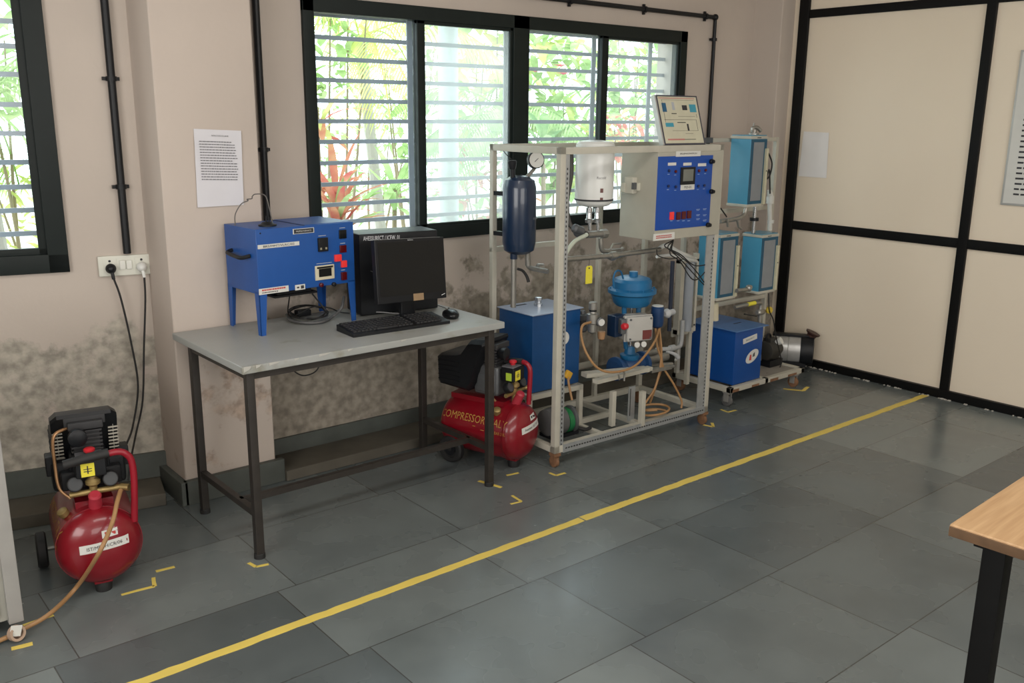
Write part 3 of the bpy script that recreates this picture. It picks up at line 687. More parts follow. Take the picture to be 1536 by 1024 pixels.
for (px, py, m_) in ((481, 427, M_reddark), (500, 426, M_plast)):
    x, z = dpx(px, py); obj('knob', MB(OF).lathe((x, .0, z), (0, -1, 0), [(0, .009), (.01, .009), (.012, .006)], 16), m_, ov)
obj('screw', MB(OF).cyl((.02, .001, .41), (.02, -.0015, .41), .003, 8), M_plast, ov)
m = MB(OF); m.box(.13, .29, .09, .23, .135, .168); m.box(.11, .31, .075, .245, .128, .136); obj('bottom_terminal_box', m, M_plast, ov)

# cables under and behind the oven
def cable(pts, r, label, m_=None, name='cable', grp=None):
    return tag(obj(name, MB().tube(pts, r, 8, smooth=7), m_ or M_rubber), label, 'cable', grp)
tz = .757
def T(x, y, z=tz): return onz(x, y, z)
def loopy(n_, cx, cy, rx, ry, r_):
    pts = []
    for k in range(n_*9):
        an = k*2*math.pi/9; pts.append(T(cx+rx*math.cos(an)*r_.uniform(.85, 1.1), cy+ry*math.sin(an)*r_.uniform(.8, 1.1), tz+r_.uniform(0, .03)))
    return pts
rc = random.Random(5)
cable([Vector(OF @ Vector((.33, .15, .11)))] + loopy(3, 462, 468, 28, 10, rc), .0035, 'tangled black power cable coiled under the blue oven')
cable([Vector(OF @ Vector((.22, .15, .11)))] + [T(432, 468), T(440, 474), T(470, 460, .79), T(495, 462, .78), T(510, 468), T(530, 470)], .003, 'thin black lead running from the oven coil towards the computer')
m = cable([T(430, 472, .76), T(436, 480, .76), T(460, 484, .76), T(485, 482, .76), T(500, 474, .762), T(512, 462, .80), T(516, 445, .84)], .006, 'grey-wrapped thick cable looped in front of the coil')
m.data.materials[0] = mat('grey_spiral_wrap', (.10, .10, .10), .5)
for k in range(6):
    pass
obj_ad = MB(); q = T(455, 470, .76); obj_ad.box(q.x-.035, q.x+.03, q.y-.02, q.y+.02, .7505, .778, bev=.006)
tag(obj('power_adapter', obj_ad, M_plast), 'small black power adapter among the cables under the oven', 'adapter')
cable([ony(437, 545, 3.60), ony(441, 556, 3.60), ony(455, 563, 3.60), ony(472, 558, 3.60), ony(480, 545, 3.60), ony(482, 525, 3.60)], .003, 'thin black cable hanging in a loop below the table back edge')

# ================================================================== COMPUTER
q = T(562, 466, .75)
CF = frame(2.03, 3.47, .75, -9)
pc = thing('computer_tower', 'black desktop tower case with white lettering on its side', 'computer', CF)
cz = ony(580, 345, 3.45).z-.75
Ccw = .375
obj('case', MB(CF).box(-.02, Ccw-.02, 0, .17, .004, .362, bev=.006), M_plast, pc)
cl_ = letters('AHESSURECT / ICEW, 01', .17, .022, CF @ Vector((.085, -.0006, .340)), CF.to_3x3() @ Vector((1, 0, -.02)), Z)
obj('lettering', cl_, M_chalk, pc)
obj('case_badge', MB(CF).tube([(.03, -.001, .2), (.04, -.001, .195), (.05, -.001, .2)], .0012, 6), mat('grey_badge', (.2, .2, .2), .4), pc)
# monitor
ml, mr = ony(562, 363, 3.30), ony(664, 358, 3.23)
MF = frame(2.165, 3.275, .75, 0)
md = Vector((mr.x-ml.x, mr.y-ml.y, 0)); ang = math.degrees(math.atan2(-.05, .36))
MF = frame(2.145, 3.31, .75, 4)
mo = thing('computer_monitor', 'black flat-screen monitor standing in front of the tower', 'monitor', MF)
tilt = Matrix.Rotation(R(-7), 4, 'X'); HF = MF @ Matrix.Translation((.003, -.02, .219)) @ Matrix.Rotation(R(2.5), 4, 'Y') @ tilt
hw, hh = .184, .134
obj('housing', MB(HF).box(-hw, hw, -.014, .014, -hh, hh, bev=.004), M_plast, mo)
obj('screen', MB(HF).box(-hw+.014, hw-.012, -.0152, -.013, -hh+.03, hh-.012), M_blackgl, mo)
obj('top_edge', MB(HF).box(-hw+.005, hw-.02, -.012, .0, hh-.001, hh+.0008), mat('grey_edge_highlight', (.25, .25, .25), .3), mo)
obj('housing_back', MB(HF).box(-hw*.6, hw*.6, .012, .04, -hh*.7, hh*.6, bev=.012), M_plast, mo)
obj('neck', MB(MF).box(-.03, .045, .0, .022, .01, .16, bev=.006), M_plast, mo)
obj('stand_base', MB(MF).lathe((.0, .0, 0), Z, [(0, .078), (.006, .078), (.012, .055), (.016, .03)], 32), M_blackgl, mo)
o_ = HF @ Vector((.018, -.0158, -hh+.014)); obj('brown_sticker', MB(HF).box(.0, .055, -.0158, -.0135, -hh+.002, -hh+.032), mat('brown_sticker', (.30, .20, .11), .6), mo, label='tan paper sticker')
obj('logo', letters('lenovo', .028, .005, HF @ Vector((.0, -.0146, hh-.006)), HF.to_3x3() @ Vector((1, 0, 0)), HF.to_3x3() @ Vector((0, 0, 1))), M_chalk, mo)
obj('corner_mark', MB(HF).bar((hw-.03, -.0156, -hh+.014), (hw-.01, -.0156, -hh+.02), .0008, .002), M_chalk, mo)
# keyboard
k0, k1, k2, k3 = T(506, 487, .765), T(530, 501, .765), T(675, 480, .765), T(636, 464, .765)
KF = frame(k1.x, k1.y, .75, math.degrees(math.atan2(k2.y-k1.y, k2.x-k1.x)))
kb = thing('keyboard', 'black keyboard lying in front of the monitor', 'keyboard', KF)
KL = (k2-k1).length; KD = .150
m = MB(KF); m.prism([(0, 0), (KD, 0), (KD, .026), (0, .013)], (0, 0, .0), (0, 1, 0), (0, 0, 1), KL); obj('keyboard_base', m, M_plast, kb)
ks = MB(KF)
for rI in range(6):
    y0_ = .018+rI*.0225
    x_ = .012
    while x_ < KL-.03:
        wd = .10 if (rI == 0 and .1 < x_ < .16) else .0165
        if x_+wd > KL-.01: break
        if not (.285 < x_ < .295 or .345 < x_ < .352):
            zz = .013+.013*y0_/KD
            ks.box(x_, x_+wd-.002, y0_, y0_+.019, zz-.001, zz+.0065, bev=.0015)
        x_ += wd+.001
ko = obj('keys', ks, mat('black_keys', (.022, .022, .024), .5), kb)
ms = MB(); q = T(676, 476, .75); MFm = frame(q.x, q.y, .75, -20)
mo2 = thing('computer_mouse', 'black computer mouse right of the keyboard', 'mouse', MFm)
obj('shell', MB(MFm).ball((0, 0, .014), .036, .058, .024, 20, 12), M_blackgl, mo2)
obj('scroll_wheel', MB(MFm).cyl((-.003, .030, .032), (.003, .030, .032), .006, 12), M_rubber, mo2)
cable([MFm @ Vector((0, .045, .010)), T(668, 462), T(650, 456), T(640, 452)], .0018, 'thin black mouse lead running back past the monitor')
cable([T(640, 468, .76), T(600, 470, .765), T(570, 468, .765), T(545, 468), T(525, 470)], .0028, 'grey lead on the table behind the keyboard', mat('grey_lead', (.25, .25, .25), .5))

# ================================================================== COMPRESSORS
def compressor(F, lab, second):
    t = thing('air_compressor', lab, 'air compressor', F)
    hl = .232 if second else .23; rr = .137; zc = .178
    prof = [(0, .02), (.003, .05), (.011, .085), (.026, .112), (.046, .129), (.072, rr)]
    prof = prof + [(2*hl-a_, b_) for a_, b_ in reversed(prof)]
    tk = obj('tank', MB(F).lathe((-hl, 0, zc), (1, 0, 0), prof, 48), M_red, t)
    obj('weld_seam', MB(F).ring((hl-.072, 0, zc), (1, 0, 0), rr+.0015, rr-.004, .006, 48), M_red, tk)
    # front foot
    m = MB(F); m.box(.11, .17, -.03, .03, .035, .075, bev=.005); obj('foot_bracket', m, M_red, t)
    obj('rubber_foot', MB(F).lathe((.14, 0, 0), Z, [(0, .026), (.025, .03), (.038, .026)], 20), M_rubber, t)
    # wheels
    obj('axle', MB(F).cyl((-.14, -.12 if second else -.175, .066), (-.14, .12, .066), .008, 10), M_steel, t)
    m = MB(F); 
    for s_ in (-1, 1): m.box(-.16, -.12, s_*.075-.01, s_*.075+.01, .06, .10)
    obj('axle_bracket', m, M_red, t)
    for s_ in (-1, 1):
        wo = .098 if (second or s_ > 0) else .155
        wv = MB(F); wv.lathe((-.14, s_*wo, .066), (0, s_, 0), [(0, .04), (.0, .058), (.006, .066), (.030, .066), (.036, .058), (.036, .042), (.028, .04), (.028, .01), (.036, .01)], 28)
        wl_ = obj('wheel', wv, M_rubber, t); obj('wheel_hub', MB(F).cyl((-.14, s_*(wo+.02), .066), (-.14, s_*(wo+.033), .066), .03, 20), M_plast, wl_)
    # mounting plate, motor cover, crank case, cylinder head
    obj('mounting_plate', MB(F).box(-.18, .12, -.06, .06, zc+rr-.012, zc+rr+.012), M_red, t)
    wy = .105
    poly = [(-.235, .385), (-.225, .372), (-.06, .358), (-.03, .40), (.0, .50), (.05, .605), (.045, .617), (-.02, .612), (-.045, .605), (-.09, .545), (-.12, .535), (-.215, .522), (-.24, .50)]
    cv = MB(F)
    m1 = []
    for (yy, sc) in ((-wy, .86), (-wy+.02, 1.0), (wy-.02, 1.0), (wy, .86)):
        cx_, cz_ = -.1, .47
        m1.append([(cx_+(a_-cx_)*sc, yy, cz_+(b_-cz_)*sc) for a_, b_ in poly])
    k_ = len(poly); vs = [p_ for l_ in m1 for p_ in l_]; fs = [tuple(range(k_)), tuple(range(3*k_, 4*k_))]
    for i in range(3):
        for j in range(k_): fs.append((i*k_+j, i*k_+(j+1) % k_, (i+1)*k_+(j+1) % k_, (i+1)*k_+j))
    cv.add(vs, fs); cover = obj('motor_cover', cv, M_plast, t)
    for s_ in (-1, 1):
        vt = MB(F); vt.box(.010, .014, s_*.088-.018, s_*.088+.018, .452, .457); vt.bar((.012, s_*.088, .452), (.045, s_*.088, .562), .002, .002)
        for k in range(8):
            zz = .41+k*.014
            if second: vt.box(-.225, -.13, s_*wy-.002, s_*wy+.002, zz, zz+.004) if 0 else None
            else: vt.box(.012+k*.004, .016+k*.004, s_*.088-.016, s_*.088+.016, .455+k*.0135, .460+k*.0135)
        if not second: obj('vent_slats', vt, mat('pale_slat_gap', (.35, .33, .28), .7), cover)
    m = MB(F)
    for k in range(5): m.box(-.22, -.1, -wy-.003, -wy+.02, .40+k*.022, .405+k*.022)
    obj('cover_ribs', m, M_plast, cover)
    ck = MB(F); ck.box(-.05, .085, -.06, .06, .345, .485, bev=.018); ck.box(-.03, .07, -.066, .066, .36, .45, bev=.01); cko = obj('crank_case', ck, M_cast if second else M_plast, t)
    hd = MB(F)
    for k in range(6): hd.box(-.005, .07, -.05, .05, .485+k*.0135, .493+k*.0135, bev=.002)
    hd.box(.0, .065, -.042, .042, .48, .56); hd.box(-.005, .075, -.055, .055, .565, .592, bev=.004)
    obj('cylinder_head', hd, mat('dark_fins', (.03, .03, .032), .5), t)
    if not second:
        sh = MB(F); sh.box(-.10, .05, -.118, .118, .345, .45, bev=.02); sh.box(.03, .09, -.095, .10, .36, .425, bev=.012); obj('lower_shroud', sh, M_plast, t)
        for yy in (-.115, .115): obj('side_mount', MB(F).box(-.03, .03, yy-.018, yy+.018, .40, .47, bev=.006), M_plast, t)
        obj('vent_grid', MB(F).box(.046, .050, -.065, .065, .575, .605, bev=.001), mat('dark_fins', (.03, .03, .032), .5), t)
    af = MB(F); af.lathe((.075, -.03, .55), (1, 0, 0), [(0, .02), (.02, .03), (.04, .03), (.045, .02)], 16); obj('air_filter', af, M_plast, t)
    # pressure switch
    ps = MB(F); ps.box(.095, .165, -.05, .045, .425, .49, bev=.006); pso = obj('pressure_switch', ps, M_plast, t)
    obj('grey_lid', MB(F).box(.098, .16, -.045, .04, .489, .497, bev=.003), mat('grey_lid', (.13, .13, .14), .4), pso)
    obj('red_knob', MB(F).lathe((.13, .0, .495), Z, [(0, .012), (.008, .012), (.012, .018), (.02, .018), (.024, .012)], 18), M_redplain, pso)
    yl = MB(F); yl.box(.165, .1665, -.034, .008, .43, .476); obj('yellow_sticker', yl, M_ytag, pso)
    if second: obj('yellow_sticker', MB(F).box(.125, .155, -.0515, -.050, .432, .468), mat('lime_sticker', (.45, .62, .05), .5), pso)
    obj('sticker_print', MB(F).box(.1665, .1668, -.026, .0, .447, .45).box(.1665, .1668, -.026, .0, .455, .458).box(.1665, .1668, -.015, -.011, .44, .468), M_ink, pso)
    for yy in (-.055, .055):
        gg = obj('pressure_gauge', MB(F).lathe((.13, yy, .395), (1, 0, .45), [(0, .024), (.022, .026), (.026, .024)], 24), M_plast, t)
        obj('dial', MB(F).lathe(Vector((.13, yy, .395))+Vector((1, 0, .45)).normalized()*.026, (1, 0, .45), [(0, .021), (.001, .021)], 24), mat('dark_dial', (.05, .055, .06), .2), gg)
    mf = MB(F); mf.tube([(.14, -.075, .365), (.14, .085, .365)], .010, 12); mf.cyl((.14, 0, .32), (.14, 0, .43), .013, 12); mf.lathe((.14, 0, .385), Z, [(0, .012), (.01, .024), (.02, .024), (.03, .014)], 16)
    mf.cyl((.14, .085, .365), (.16, .11, .365), .012, 10); obj('manifold', mf, M_brass, t)
    obj('red_regulator', MB(F).lathe((.155, .0, .325), (.5, 0, 1), [(-.05, .02), (0, .022), (.03, .02), (.042, .021), (.05, .016)], 20), mat('faded_red_plastic', (.42, .03, .05), .45), t)
    obj('drain_plug', MB(F).lathe((.1, -.085, zc+.09), (.3, -.5, 1), [(0, .014), (.02, .014), (.022, .018), (.04, .018), (.044, .012)], 14), M_brass, t)
    # handle
    if second: pts = [(.20, .03, .31), (.205, .03, .42), (.205, .03, .475), (.19, .03, .50), (.16, .03, .508), (.10, .03, .502)]; gp = [(.165, .03, .508), (.07, .03, .497)]
    else: pts = [(.175, .115, .245), (.178, .125, .38), (.178, .125, .45), (.178, .115, .485), (.178, .085, .505), (.178, .02, .50)]; gp = [(.178, .055, .507), (.178, -.085, .488)]
    hb = obj('handle', MB(F).tube(pts, .0115, 14, smooth=6), mat('handle_red', (.27, .006, .018), .35), t)
    obj('grip', MB(F).tube([Vector(gp[0]), Vector(gp[0]).lerp(Vector(gp[1]), .5)+Vector((0, 0, .002)), gp[1]], .0155, 14), M_rubber, hb)
    # copper delivery pipe
    obj('delivery_pipe', MB(F).tube([(.04, -.055, .57), (.06, -.10, .55), (.06, -.105, .45), (.07, -.10, .37), (.08, -.07, .33)], .0055, 8, smooth=6), mat('dull_copper', (.45, .25, .12), .4, metal=.5), t)
    # labels on the cap
    e_ = hl-.001
    for (yy, zz, w_, h_, s_) in ((.01, .200 if not second else .210, .155, .030, 'IST/MECH/CR/06' if not second else 'Pneumatic / 05 / MT'), (.03, .240 if not second else .253, .05, .024, '')):
        def cap(a_, b_, lift=.002, yy=yy, zz=zz):
            Y_, Z_ = yy+a_, zz+b_; rad = math.hypot(Y_, Z_-zc); x_ = hl-.072
            pr = prof[len(prof)//2:]
            for (h1, r1_), (h2, r2_) in zip(pr, pr[1:]):
                if r2_ <= rad <= r1_: x_ = -hl+h1+(h2-h1)*(r1_-rad)/max(1e-6, r1_-r2_); break
            else:
                if rad < .02: x_ = hl
            return Vector((x_+lift, Y_, Z_))
        m = MB(F); n_ = 14; vs = []; fs = []
        for i in range(n_+1):
            for (bb, lf) in ((-h_/2, .0015), (h_/2, .0015)): vs.append(cap(-w_/2+w_*i/n_, bb+.06*(-w_/2+w_*i/n_), lf))
        for i in range(n_): fs.append((2*i, 2*i+1, 2*i+3, 2*i+2))
        for i in range(n_+1): vs.append(vs[2*i]-Vector((.002, 0, 0))); vs.append(vs[2*i+1]-Vector((.002, 0, 0)))
        K = 2*(n_+1)
        for i in range(n_): fs += [(K+2*i, K+2*i+2, K+2*i+3, K+2*i+1), (2*i, 2*i+2, K+2*i+2, K+2*i), (2*i+1, K+2*i+1, K+2*i+3, 2*i+3)]
        lb = obj('end_label', m.add(vs, fs), M_label, t, smooth=60)
        if s_:
            tm = MB(F); letters(s_, w_*.72, .012, (0, 0, 0), (1, 0, 0), (0, 0, 1), wrap=lambda a_, b_: cap(a_, b_+.06*a_, .0022), mb=tm); obj('lettering', tm, M_ink, lb)
        else: 
            m = MB(F); cc = cap(-.008, 0, .0018); m.box(cc.x-.003, cc.x+.0005, cc.y-.008, cc.y+.002, cc.z-.006, cc.z+.006); cc = cap(.012, 0, .0018); m.box(cc.x-.003, cc.x+.0005, cc.y-.006, cc.y+.006, cc.z-.006, cc.z+.004); obj('print', m, M_redink if not second else M_ink, lb)
    # gold lettering wrapped on the side facing -Y
    def side(a_, b_, a0=-.01, th0=R(28)):
        ex = hl-abs(a0+a_); rad = rr
        for (h1, r1_), (h2, r2_) in zip(prof[:6], prof[1:6]):
            if h1 <= ex <= h2: rad = r1_+(r2_-r1_)*(ex-h1)/(h2-h1)
        th = th0 + b_/rr; rad += .0014; return Vector((a0+a_, -math.cos(th)*rad, zc+math.sin(th)*rad))
    tm = MB(F); letters('COMPRESSOR ITALY', .37, .036, (0, 0, 0), (1, 0, 0), (0, 0, 1), wrap=lambda a_, b_: side(a_, b_), mb=tm)
    letters('8 BAR 24L', .07, .014, (0, 0, 0), (1, 0, 0), (0, 0, 1), wrap=lambda a_, b_: side(a_+.15, b_-.045), mb=tm)
    for k in range(2): 
        tm.add([side(-.19, -.035-k*.012), side(.02+.05*k, -.035-k*.012), side(.02+.05*k, -.032-k*.012), side(-.19, -.032-k*.012)], [(0, 1, 2, 3)])
    obj('gold_lettering', tm, M_goldink, tk, smooth=60)
    return t
a1 = 10
compressor(frame(.79, 3.285, 0, -90-a1), 'red air compressor seen end-on at the left, hose on top', False)
compressor(frame(2.585, 3.29, 0, -72), 'red air compressor with gold lettering, behind the right table legs', True)
# hose from left compressor to grey cabinet
hp = [ony(181, 735, 3.10), ony(176, 752, 3.05), ony(168, 785, 3.0), ony(148, 830, 2.95), onz(115, 880, .05), onz(75, 920, .03), onz(35, 943, .02), onz(0, 960, .015), onz(-40, 975, .015)]
tag(obj('air_hose', MB().tube(hp, .0075, 10, smooth=8), M_hose), 'amber rubber hose drooping from the left compressor to the grey cabinet', 'hose')
# ------------------------------------------------------------------ grey cabinet at left edge
gc = thing('grey_cabinet', 'grey perforated steel cabinet cut off by the left edge', 'cabinet', frame(.25, 3.0, 0))
obj('cabinet_body', MB().box(.02, .482, 3.03, 3.35, .05, .95, bev=.004), M_sheet, gc)
obj('corner_post', MB().box(.445, .488, 3.015, 3.05, .04, .95, bev=.003), mat('grey_post_paint', (.33, .32, .30), .5), gc)
obj('front_panel', MB().box(.04, .425, 3.022, 3.032, .07, .93, bev=.002), M_sheet, gc)
m = MB()
for i in range(3):
    for k in range(11): m.box(.372+i*.015, .380+i*.015, 3.0205, 3.023, .09+k*.016, .097+k*.016)
obj('perforations', m, M_ink, gc)
cw = MB(); q = onz(30, 962, 0); cw.ring((q.x-.005, q.y+.01, .027), (.35, -1, .25), .025, .017, .02, 24)
tag(obj('hose_ring', cw, mat('tan_ring', (.42, .30, .22), .6)), 'tan ring on the hose end beside the grey cabinet', 'ring')
m = MB(); q = onz(24, 948, .035); m.box(q.x-.016, q.x+.016, q.y-.001, q.y+.001, .022, .058, rot=Matrix.Rotation(R(15), 3, 'Y')); tag(obj('paper_tag', m, M_label), 'small white paper tag tied on the amber hose', 'tag')

# ================================================================== PROCESS CONTROL RIG (wheeled frame)
RF = frame(2.755, 3.01, 0, -1.6); RI = RF.inverted()
rig = thing('process_control_rig', 'cream steel process rig on casters with blue control panel and valve', 'lab rig', RF @ Matrix.Translation((.53, .26, 0)))
RW, RD, RZ0, RZ1 = 1.085, .52, .072, 1.482
def rb(name, x0, x1, y0, y1, z0, z1, m_=M_cream, par=None, bev=.0015): return obj(name, MB(RF).box(x0, x1, y0, y1, z0, z1, bev=bev), m_, par or rig)
def slots(x, y, z0, z1, face, n_, w_=.006, l_=.010, par=None, horiz=None):
    m = MB(RF)
    for k in range(n_):
        t_ = (k+.5)/n_
        if horiz:
            xx = horiz[0]+(horiz[1]-horiz[0])*t_; m.box(xx-l_/2, xx+l_/2, y-.0008, y+.002, z0-w_/2, z0+w_/2)
        elif face == 'y': zz = z0+(z1-z0)*t_; m.box(x-w_/2, x+w_/2, y-.0008, y+.002, zz-l_/2, zz+l_/2)
        else: zz = z0+(z1-z0)*t_; m.box(x-.0008, x+.002, y-w_/2, y+w_/2, zz-l_/2, zz+l_/2)
    return obj('slot_row', m, M_hole, par or rig)
t_ = .030
fl_ = rb('front_post', 0, t_, 0, t_, RZ0, RZ1); a_ = rb('slotted_strip', t_, t_+.026, .004, .010, RZ0, RZ1-.03, M_galv); slots(t_+.013, .004, .1, 1.4, 'y', 62, par=a_)
fr_ = rb('front_post', RW-.028, RW, 0, t_, RZ0, RZ1); a_ = rb('slotted_strip', RW-.088, RW-.026, .002, .008, RZ0, 1.03, M_galv, bev=0); slots(RW-.038, .002, .1, 1.02, 'y', 46, par=a_)
rb('back_post', 0, .026, RD-.026, RD, RZ0, RZ1); rb('back_post', RW-.026, RW, RD-.026, RD, RZ0, RZ1)
rb('back_post', .44, .466, RD-.024, RD, RZ0, .95, M_cream); rb('back_post', .71, .733, RD-.024, RD, RZ0, 1.2)
for z in (RZ1-.03,):
    rb('top_rail', 0, RW, 0, .028, z, z+.03); rb('top_rail', 0, RW, RD-.028, RD, z, z+.03); rb('top_rail', 0, .028, 0, RD, z, z+.03); rb('top_rail', RW-.028, RW, 0, RD, z, z+.03)
rb('base_rail', 0, RW, 0, .035, RZ0, RZ0+.035); a_ = rb('slotted_strip', .05, RW-.03, -.004, .002, RZ0-.002, RZ0+.036, M_galv, bev=0)
slots(0, -.004, RZ0+.018, 0, 'y', 58, .007, .011, par=a_, horiz=(.06, RW-.04))
rb('base_rail', 0, RW, RD-.03, RD, RZ0, RZ0+.03); rb('base_rail', 0, .03, 0, RD, RZ0, RZ0+.03); rb('base_rail', RW-.03, RW, 0, RD, RZ0, RZ0+.03)
rb('base_rail', .33, .355, 0, RD, RZ0, RZ0+.025); rb('base_rail', .60, .625, 0, RD, RZ0, RZ0+.025); rb('base_rail', .03, .6, .25, .275, RZ0, RZ0+.025)
rb('mid_rail', 0, .47, RD-.022, RD, .965, .99)
rb('shelf_rail', 0, .72, RD-.03, RD, .28, .305); rb('shelf_rail', 0, .34, .20, .225, .28, .305); rb('shelf_rail', 0, .025, .2, RD, .28, .305); rb('shelf_rail', .33, .355, .2, RD, .28, .305); rb('shelf_leg', .33, .355, .2, .225, RZ0, .28); rb('shelf_leg', 0, .025, .2, .225, RZ0, .28)
for (x, y) in ((.015, .015), (RW-.02, .015), (.015, RD-.02), (RW-.02, RD-.02)):
    m = MB(RF); m.box(x-.02, x+.02, y-.02, y+.02, .058, .072); m.box(x-.016, x-.011, y-.012, y+.016, .022, .06); m.box(x+.011, x+.016, y-.012, y+.016, .022, .06)
    cs = obj('caster', m, M_rust, rig); obj('caster_wheel', MB(RF).lathe((x-.010, y+.004, .028), (1, 0, 0), [(0, .02), (.002, .028), (.018, .028), (.02, .02)], 20), M_rust, cs)
# air vessel (dark blue)
tk0 = ony(779, 320, 3.36); Zt = lambda y, Y=3.36, x=779: ony(x, y, Y).z
z0_, z1_ = Zt(381), Zt(263); rv = .080; h_ = z1_-z0_
prof = [(0, .03), (.006, .05), (.02, .072), (.045, rv-.003), (.06, rv), (h_-.06, rv), (h_-.045, rv-.003), (h_-.02, .07), (h_-.006, .045), (h_, .02)]
vs_ = obj('air_vessel', MB().lathe((tk0.x, tk0.y, z0_), Z, prof, 40), M_navy, rig, label='dark navy pressure vessel')
obj('vessel_marking', letters('ISI:24', .03, .01, (tk0.x+.03, tk0.y-rv*.98, (z0_+z1_)/2-.01), (1, 0.25, 0), Z, lift=.0015), mat('grey_print', (.4, .42, .45), .5), vs_)
bp_ = RF @ Vector((.013, RD-.013, 0))
for py in (292, 353):
    zz = Zt(py); obj('vessel_bracket', MB().bar((bp_.x, bp_.y, zz), (tk0.x, tk0.y, zz), .022, .02), M_plast, rig)
    m = MB(); m.ring((tk0.x, tk0.y, zz), Z, rv+.004, rv-.002, .02, 40)
g0 = ony(803, 240, 3.36)
vd = Vector((-.35, -1, .1)).normalized()
gg = obj('pressure_gauge', MB().lathe(g0-vd*.012, vd, [(0, .034), (.004, .041), (.026, .041), (.028, .037)], 32), M_plast, rig)
obj('dial', MB().lathe(g0+vd*.0165, vd, [(0, .036), (.001, .036)], 32), M_label, gg)
obj('needle', MB().bar(g0+vd*.019+Vector((-.012, 0, -.008)), g0+vd*.019+Vector((.016, 0, .012)), .002, .002), M_ink, gg)
obj('gauge_stem', MB().tube([g0+Vector((0, .005, -.04)), (tk0.x+.03, tk0.y, z1_-.02)], .009, 10), M_steel, rig)
q = ony(768, 242, 3.36)
obj('safety_valve', MB().lathe((tk0.x-.04, tk0.y, z1_-.03), Vector((q.x-tk0.x+.04, q.y-tk0.y, q.z-z1_+.03)), [(0, .012), (.06, .012), (.062, .016), (.09, .022), (.095, .022), (.1, .018)], 16), M_plast, rig)
obj('black_lead', MB().tube([ony(768, 240, 3.36), ony(758, 230, 3.40), ony(752, 222, 3.45)], .002, 6), M_rubber, rig)
bt = ony(770, 452, 3.36)
obj('drop_pipe', MB().tube([(bt.x, 3.36, z0_+.01), (bt.x, 3.36, .715)], .0135, 14), M_steel, rig)
obj('drop_fitting', MB().cyl((bt.x, 3.36, z0_-.02), (bt.x, 3.36, z0_+.02), .018, 14), M_navy, rig)
m = MB(); q1, q2 = ony(791, 385, 3.36), ony(792, 398, 3.36); m.cyl(q1+Vector((0, 0, .04)), q2, .014, 12); m.tube([q2, ony(797, 402, 3.34), ony(822, 407, 3.25)], .012, 10, smooth=4); m.lathe(ony(805, 401, 3.32), Vector((1, -.2, -.1)), [(0, .012), (.005, .02), (.035, .02), (.04, .012)], 12); obj('outlet_elbow', m, M_steel, rig)
obj('ball_valve_handle', MB().tube([ony(776, 403, 3.33), ony(784, 406, 3.32), ony(790, 414, 3.31), ony(793, 423, 3.3)], [.006, .008], 8, smooth=4), M_rubber, rig)
# white water heater
hc = ony(892, 260, 3.23); zt, zb = ony(892, 219, 3.23).z, ony(892, 309, 3.23).z; rh = 29*((hc-CAM).dot(FWD))/FPX
H_ = zt-zb
ht_ = obj('water_heater', MB().lathe((hc.x, hc.y, zb), Z, [(0, rh*.55), (.006, rh*.8), (.018, rh*.94), (.028, rh*.97), (.030, rh), (H_, rh), (H_+.012, rh*.97), (H_+.022, rh*.85), (H_+.028, rh*.3)], 48), M_white, rig, label='white cylindrical water heater')
obj('black_band', MB().ring((hc.x, hc.y, zb+.034), Z, rh+.0015, rh-.003, .008, 48), M_ink, ht_)
def hw_(a_, z_, lift=.0012): th = R(-135)+a_/rh; return Vector((hc.x+math.cos(th)*(rh+lift), hc.y+math.sin(th)*(rh+lift), z_))
tm = letters('Racold', .045, .012, (0, 0, 0), (1, 0, 0), Z, wrap=lambda a_, b_: hw_(a_+.035, hc.z-.015+b_))
obj('maker_lettering', tm, mat('grey_brand_print', (.16, .16, .17), .5), ht_)
m = MB()
for (z_, h__) in ((-.085, .02), (-.12, .012)): m.add([hw_(.03, hc.z+z_), hw_(.045, hc.z+z_), hw_(.045, hc.z+z_+h__), hw_(.03, hc.z+z_+h__)], [(0, 1, 2, 3)])
obj('indicator', m, mat('indicator_brown', (.15, .06, .05), .4), ht_)
# brackets under heater, fittings, tee
def pp(*q, Y=3.2): return [ony(x, y, Y) for x, y in q]
for px in (884, 896):
    a_, b_ = pp((px, 312), (px+1, 345)); m = MB(); m.cyl(a_+Vector((0, 0, .03)), b_, .0095, 14)
    m.lathe(a_, -Vector(Z), [(0, .016), (.02, .016), (.022, .012), (.05, .014), (.055, .02), (.07, .018)], 14); obj('heater_pipe', m, M_stainless, rig)
a_, b_ = pp((880, 352), (909, 350)); m = MB(); m.cyl(a_, b_, .017, 14); m.lathe(b_, (b_-a_), [(-.03, .018), (-.028, .023), (0, .023)], 8); obj('tee_fitting', m, M_steel, rig)
m = MB(); m.tube(pp((901, 357), (902, 372), (908, 377), (930, 376)), .012, 12, smooth=5); m.tube(pp((905, 380), (918, 388), (925, 383), (935, 372)), .010, 10, smooth=4); m.lathe(pp((925, 381))[0], (1, 0, 0.1), [(-.03, .014), (-.02, .022), (.02, .022), (.03, .014)], 12)
obj('elbow_fitting', m, M_steel, rig)
m = MB(); m.tube(pp((916, 374), (920, 366), (932, 365)), [.006, .0045], 8); obj('valve_lever', m, M_steel, rig)
# cross pipe
m = MB(); pts = pp((846, 389), (920, 383), (990, 374), Y=3.1); m.tube(pts, .012, 12); m.lathe(pts[1], (1, 0, 0), [(-.02, .012), (-.018, .019), (.018, .019), (.02, .012)], 12); obj('cross_pipe', m, M_steel, rig)
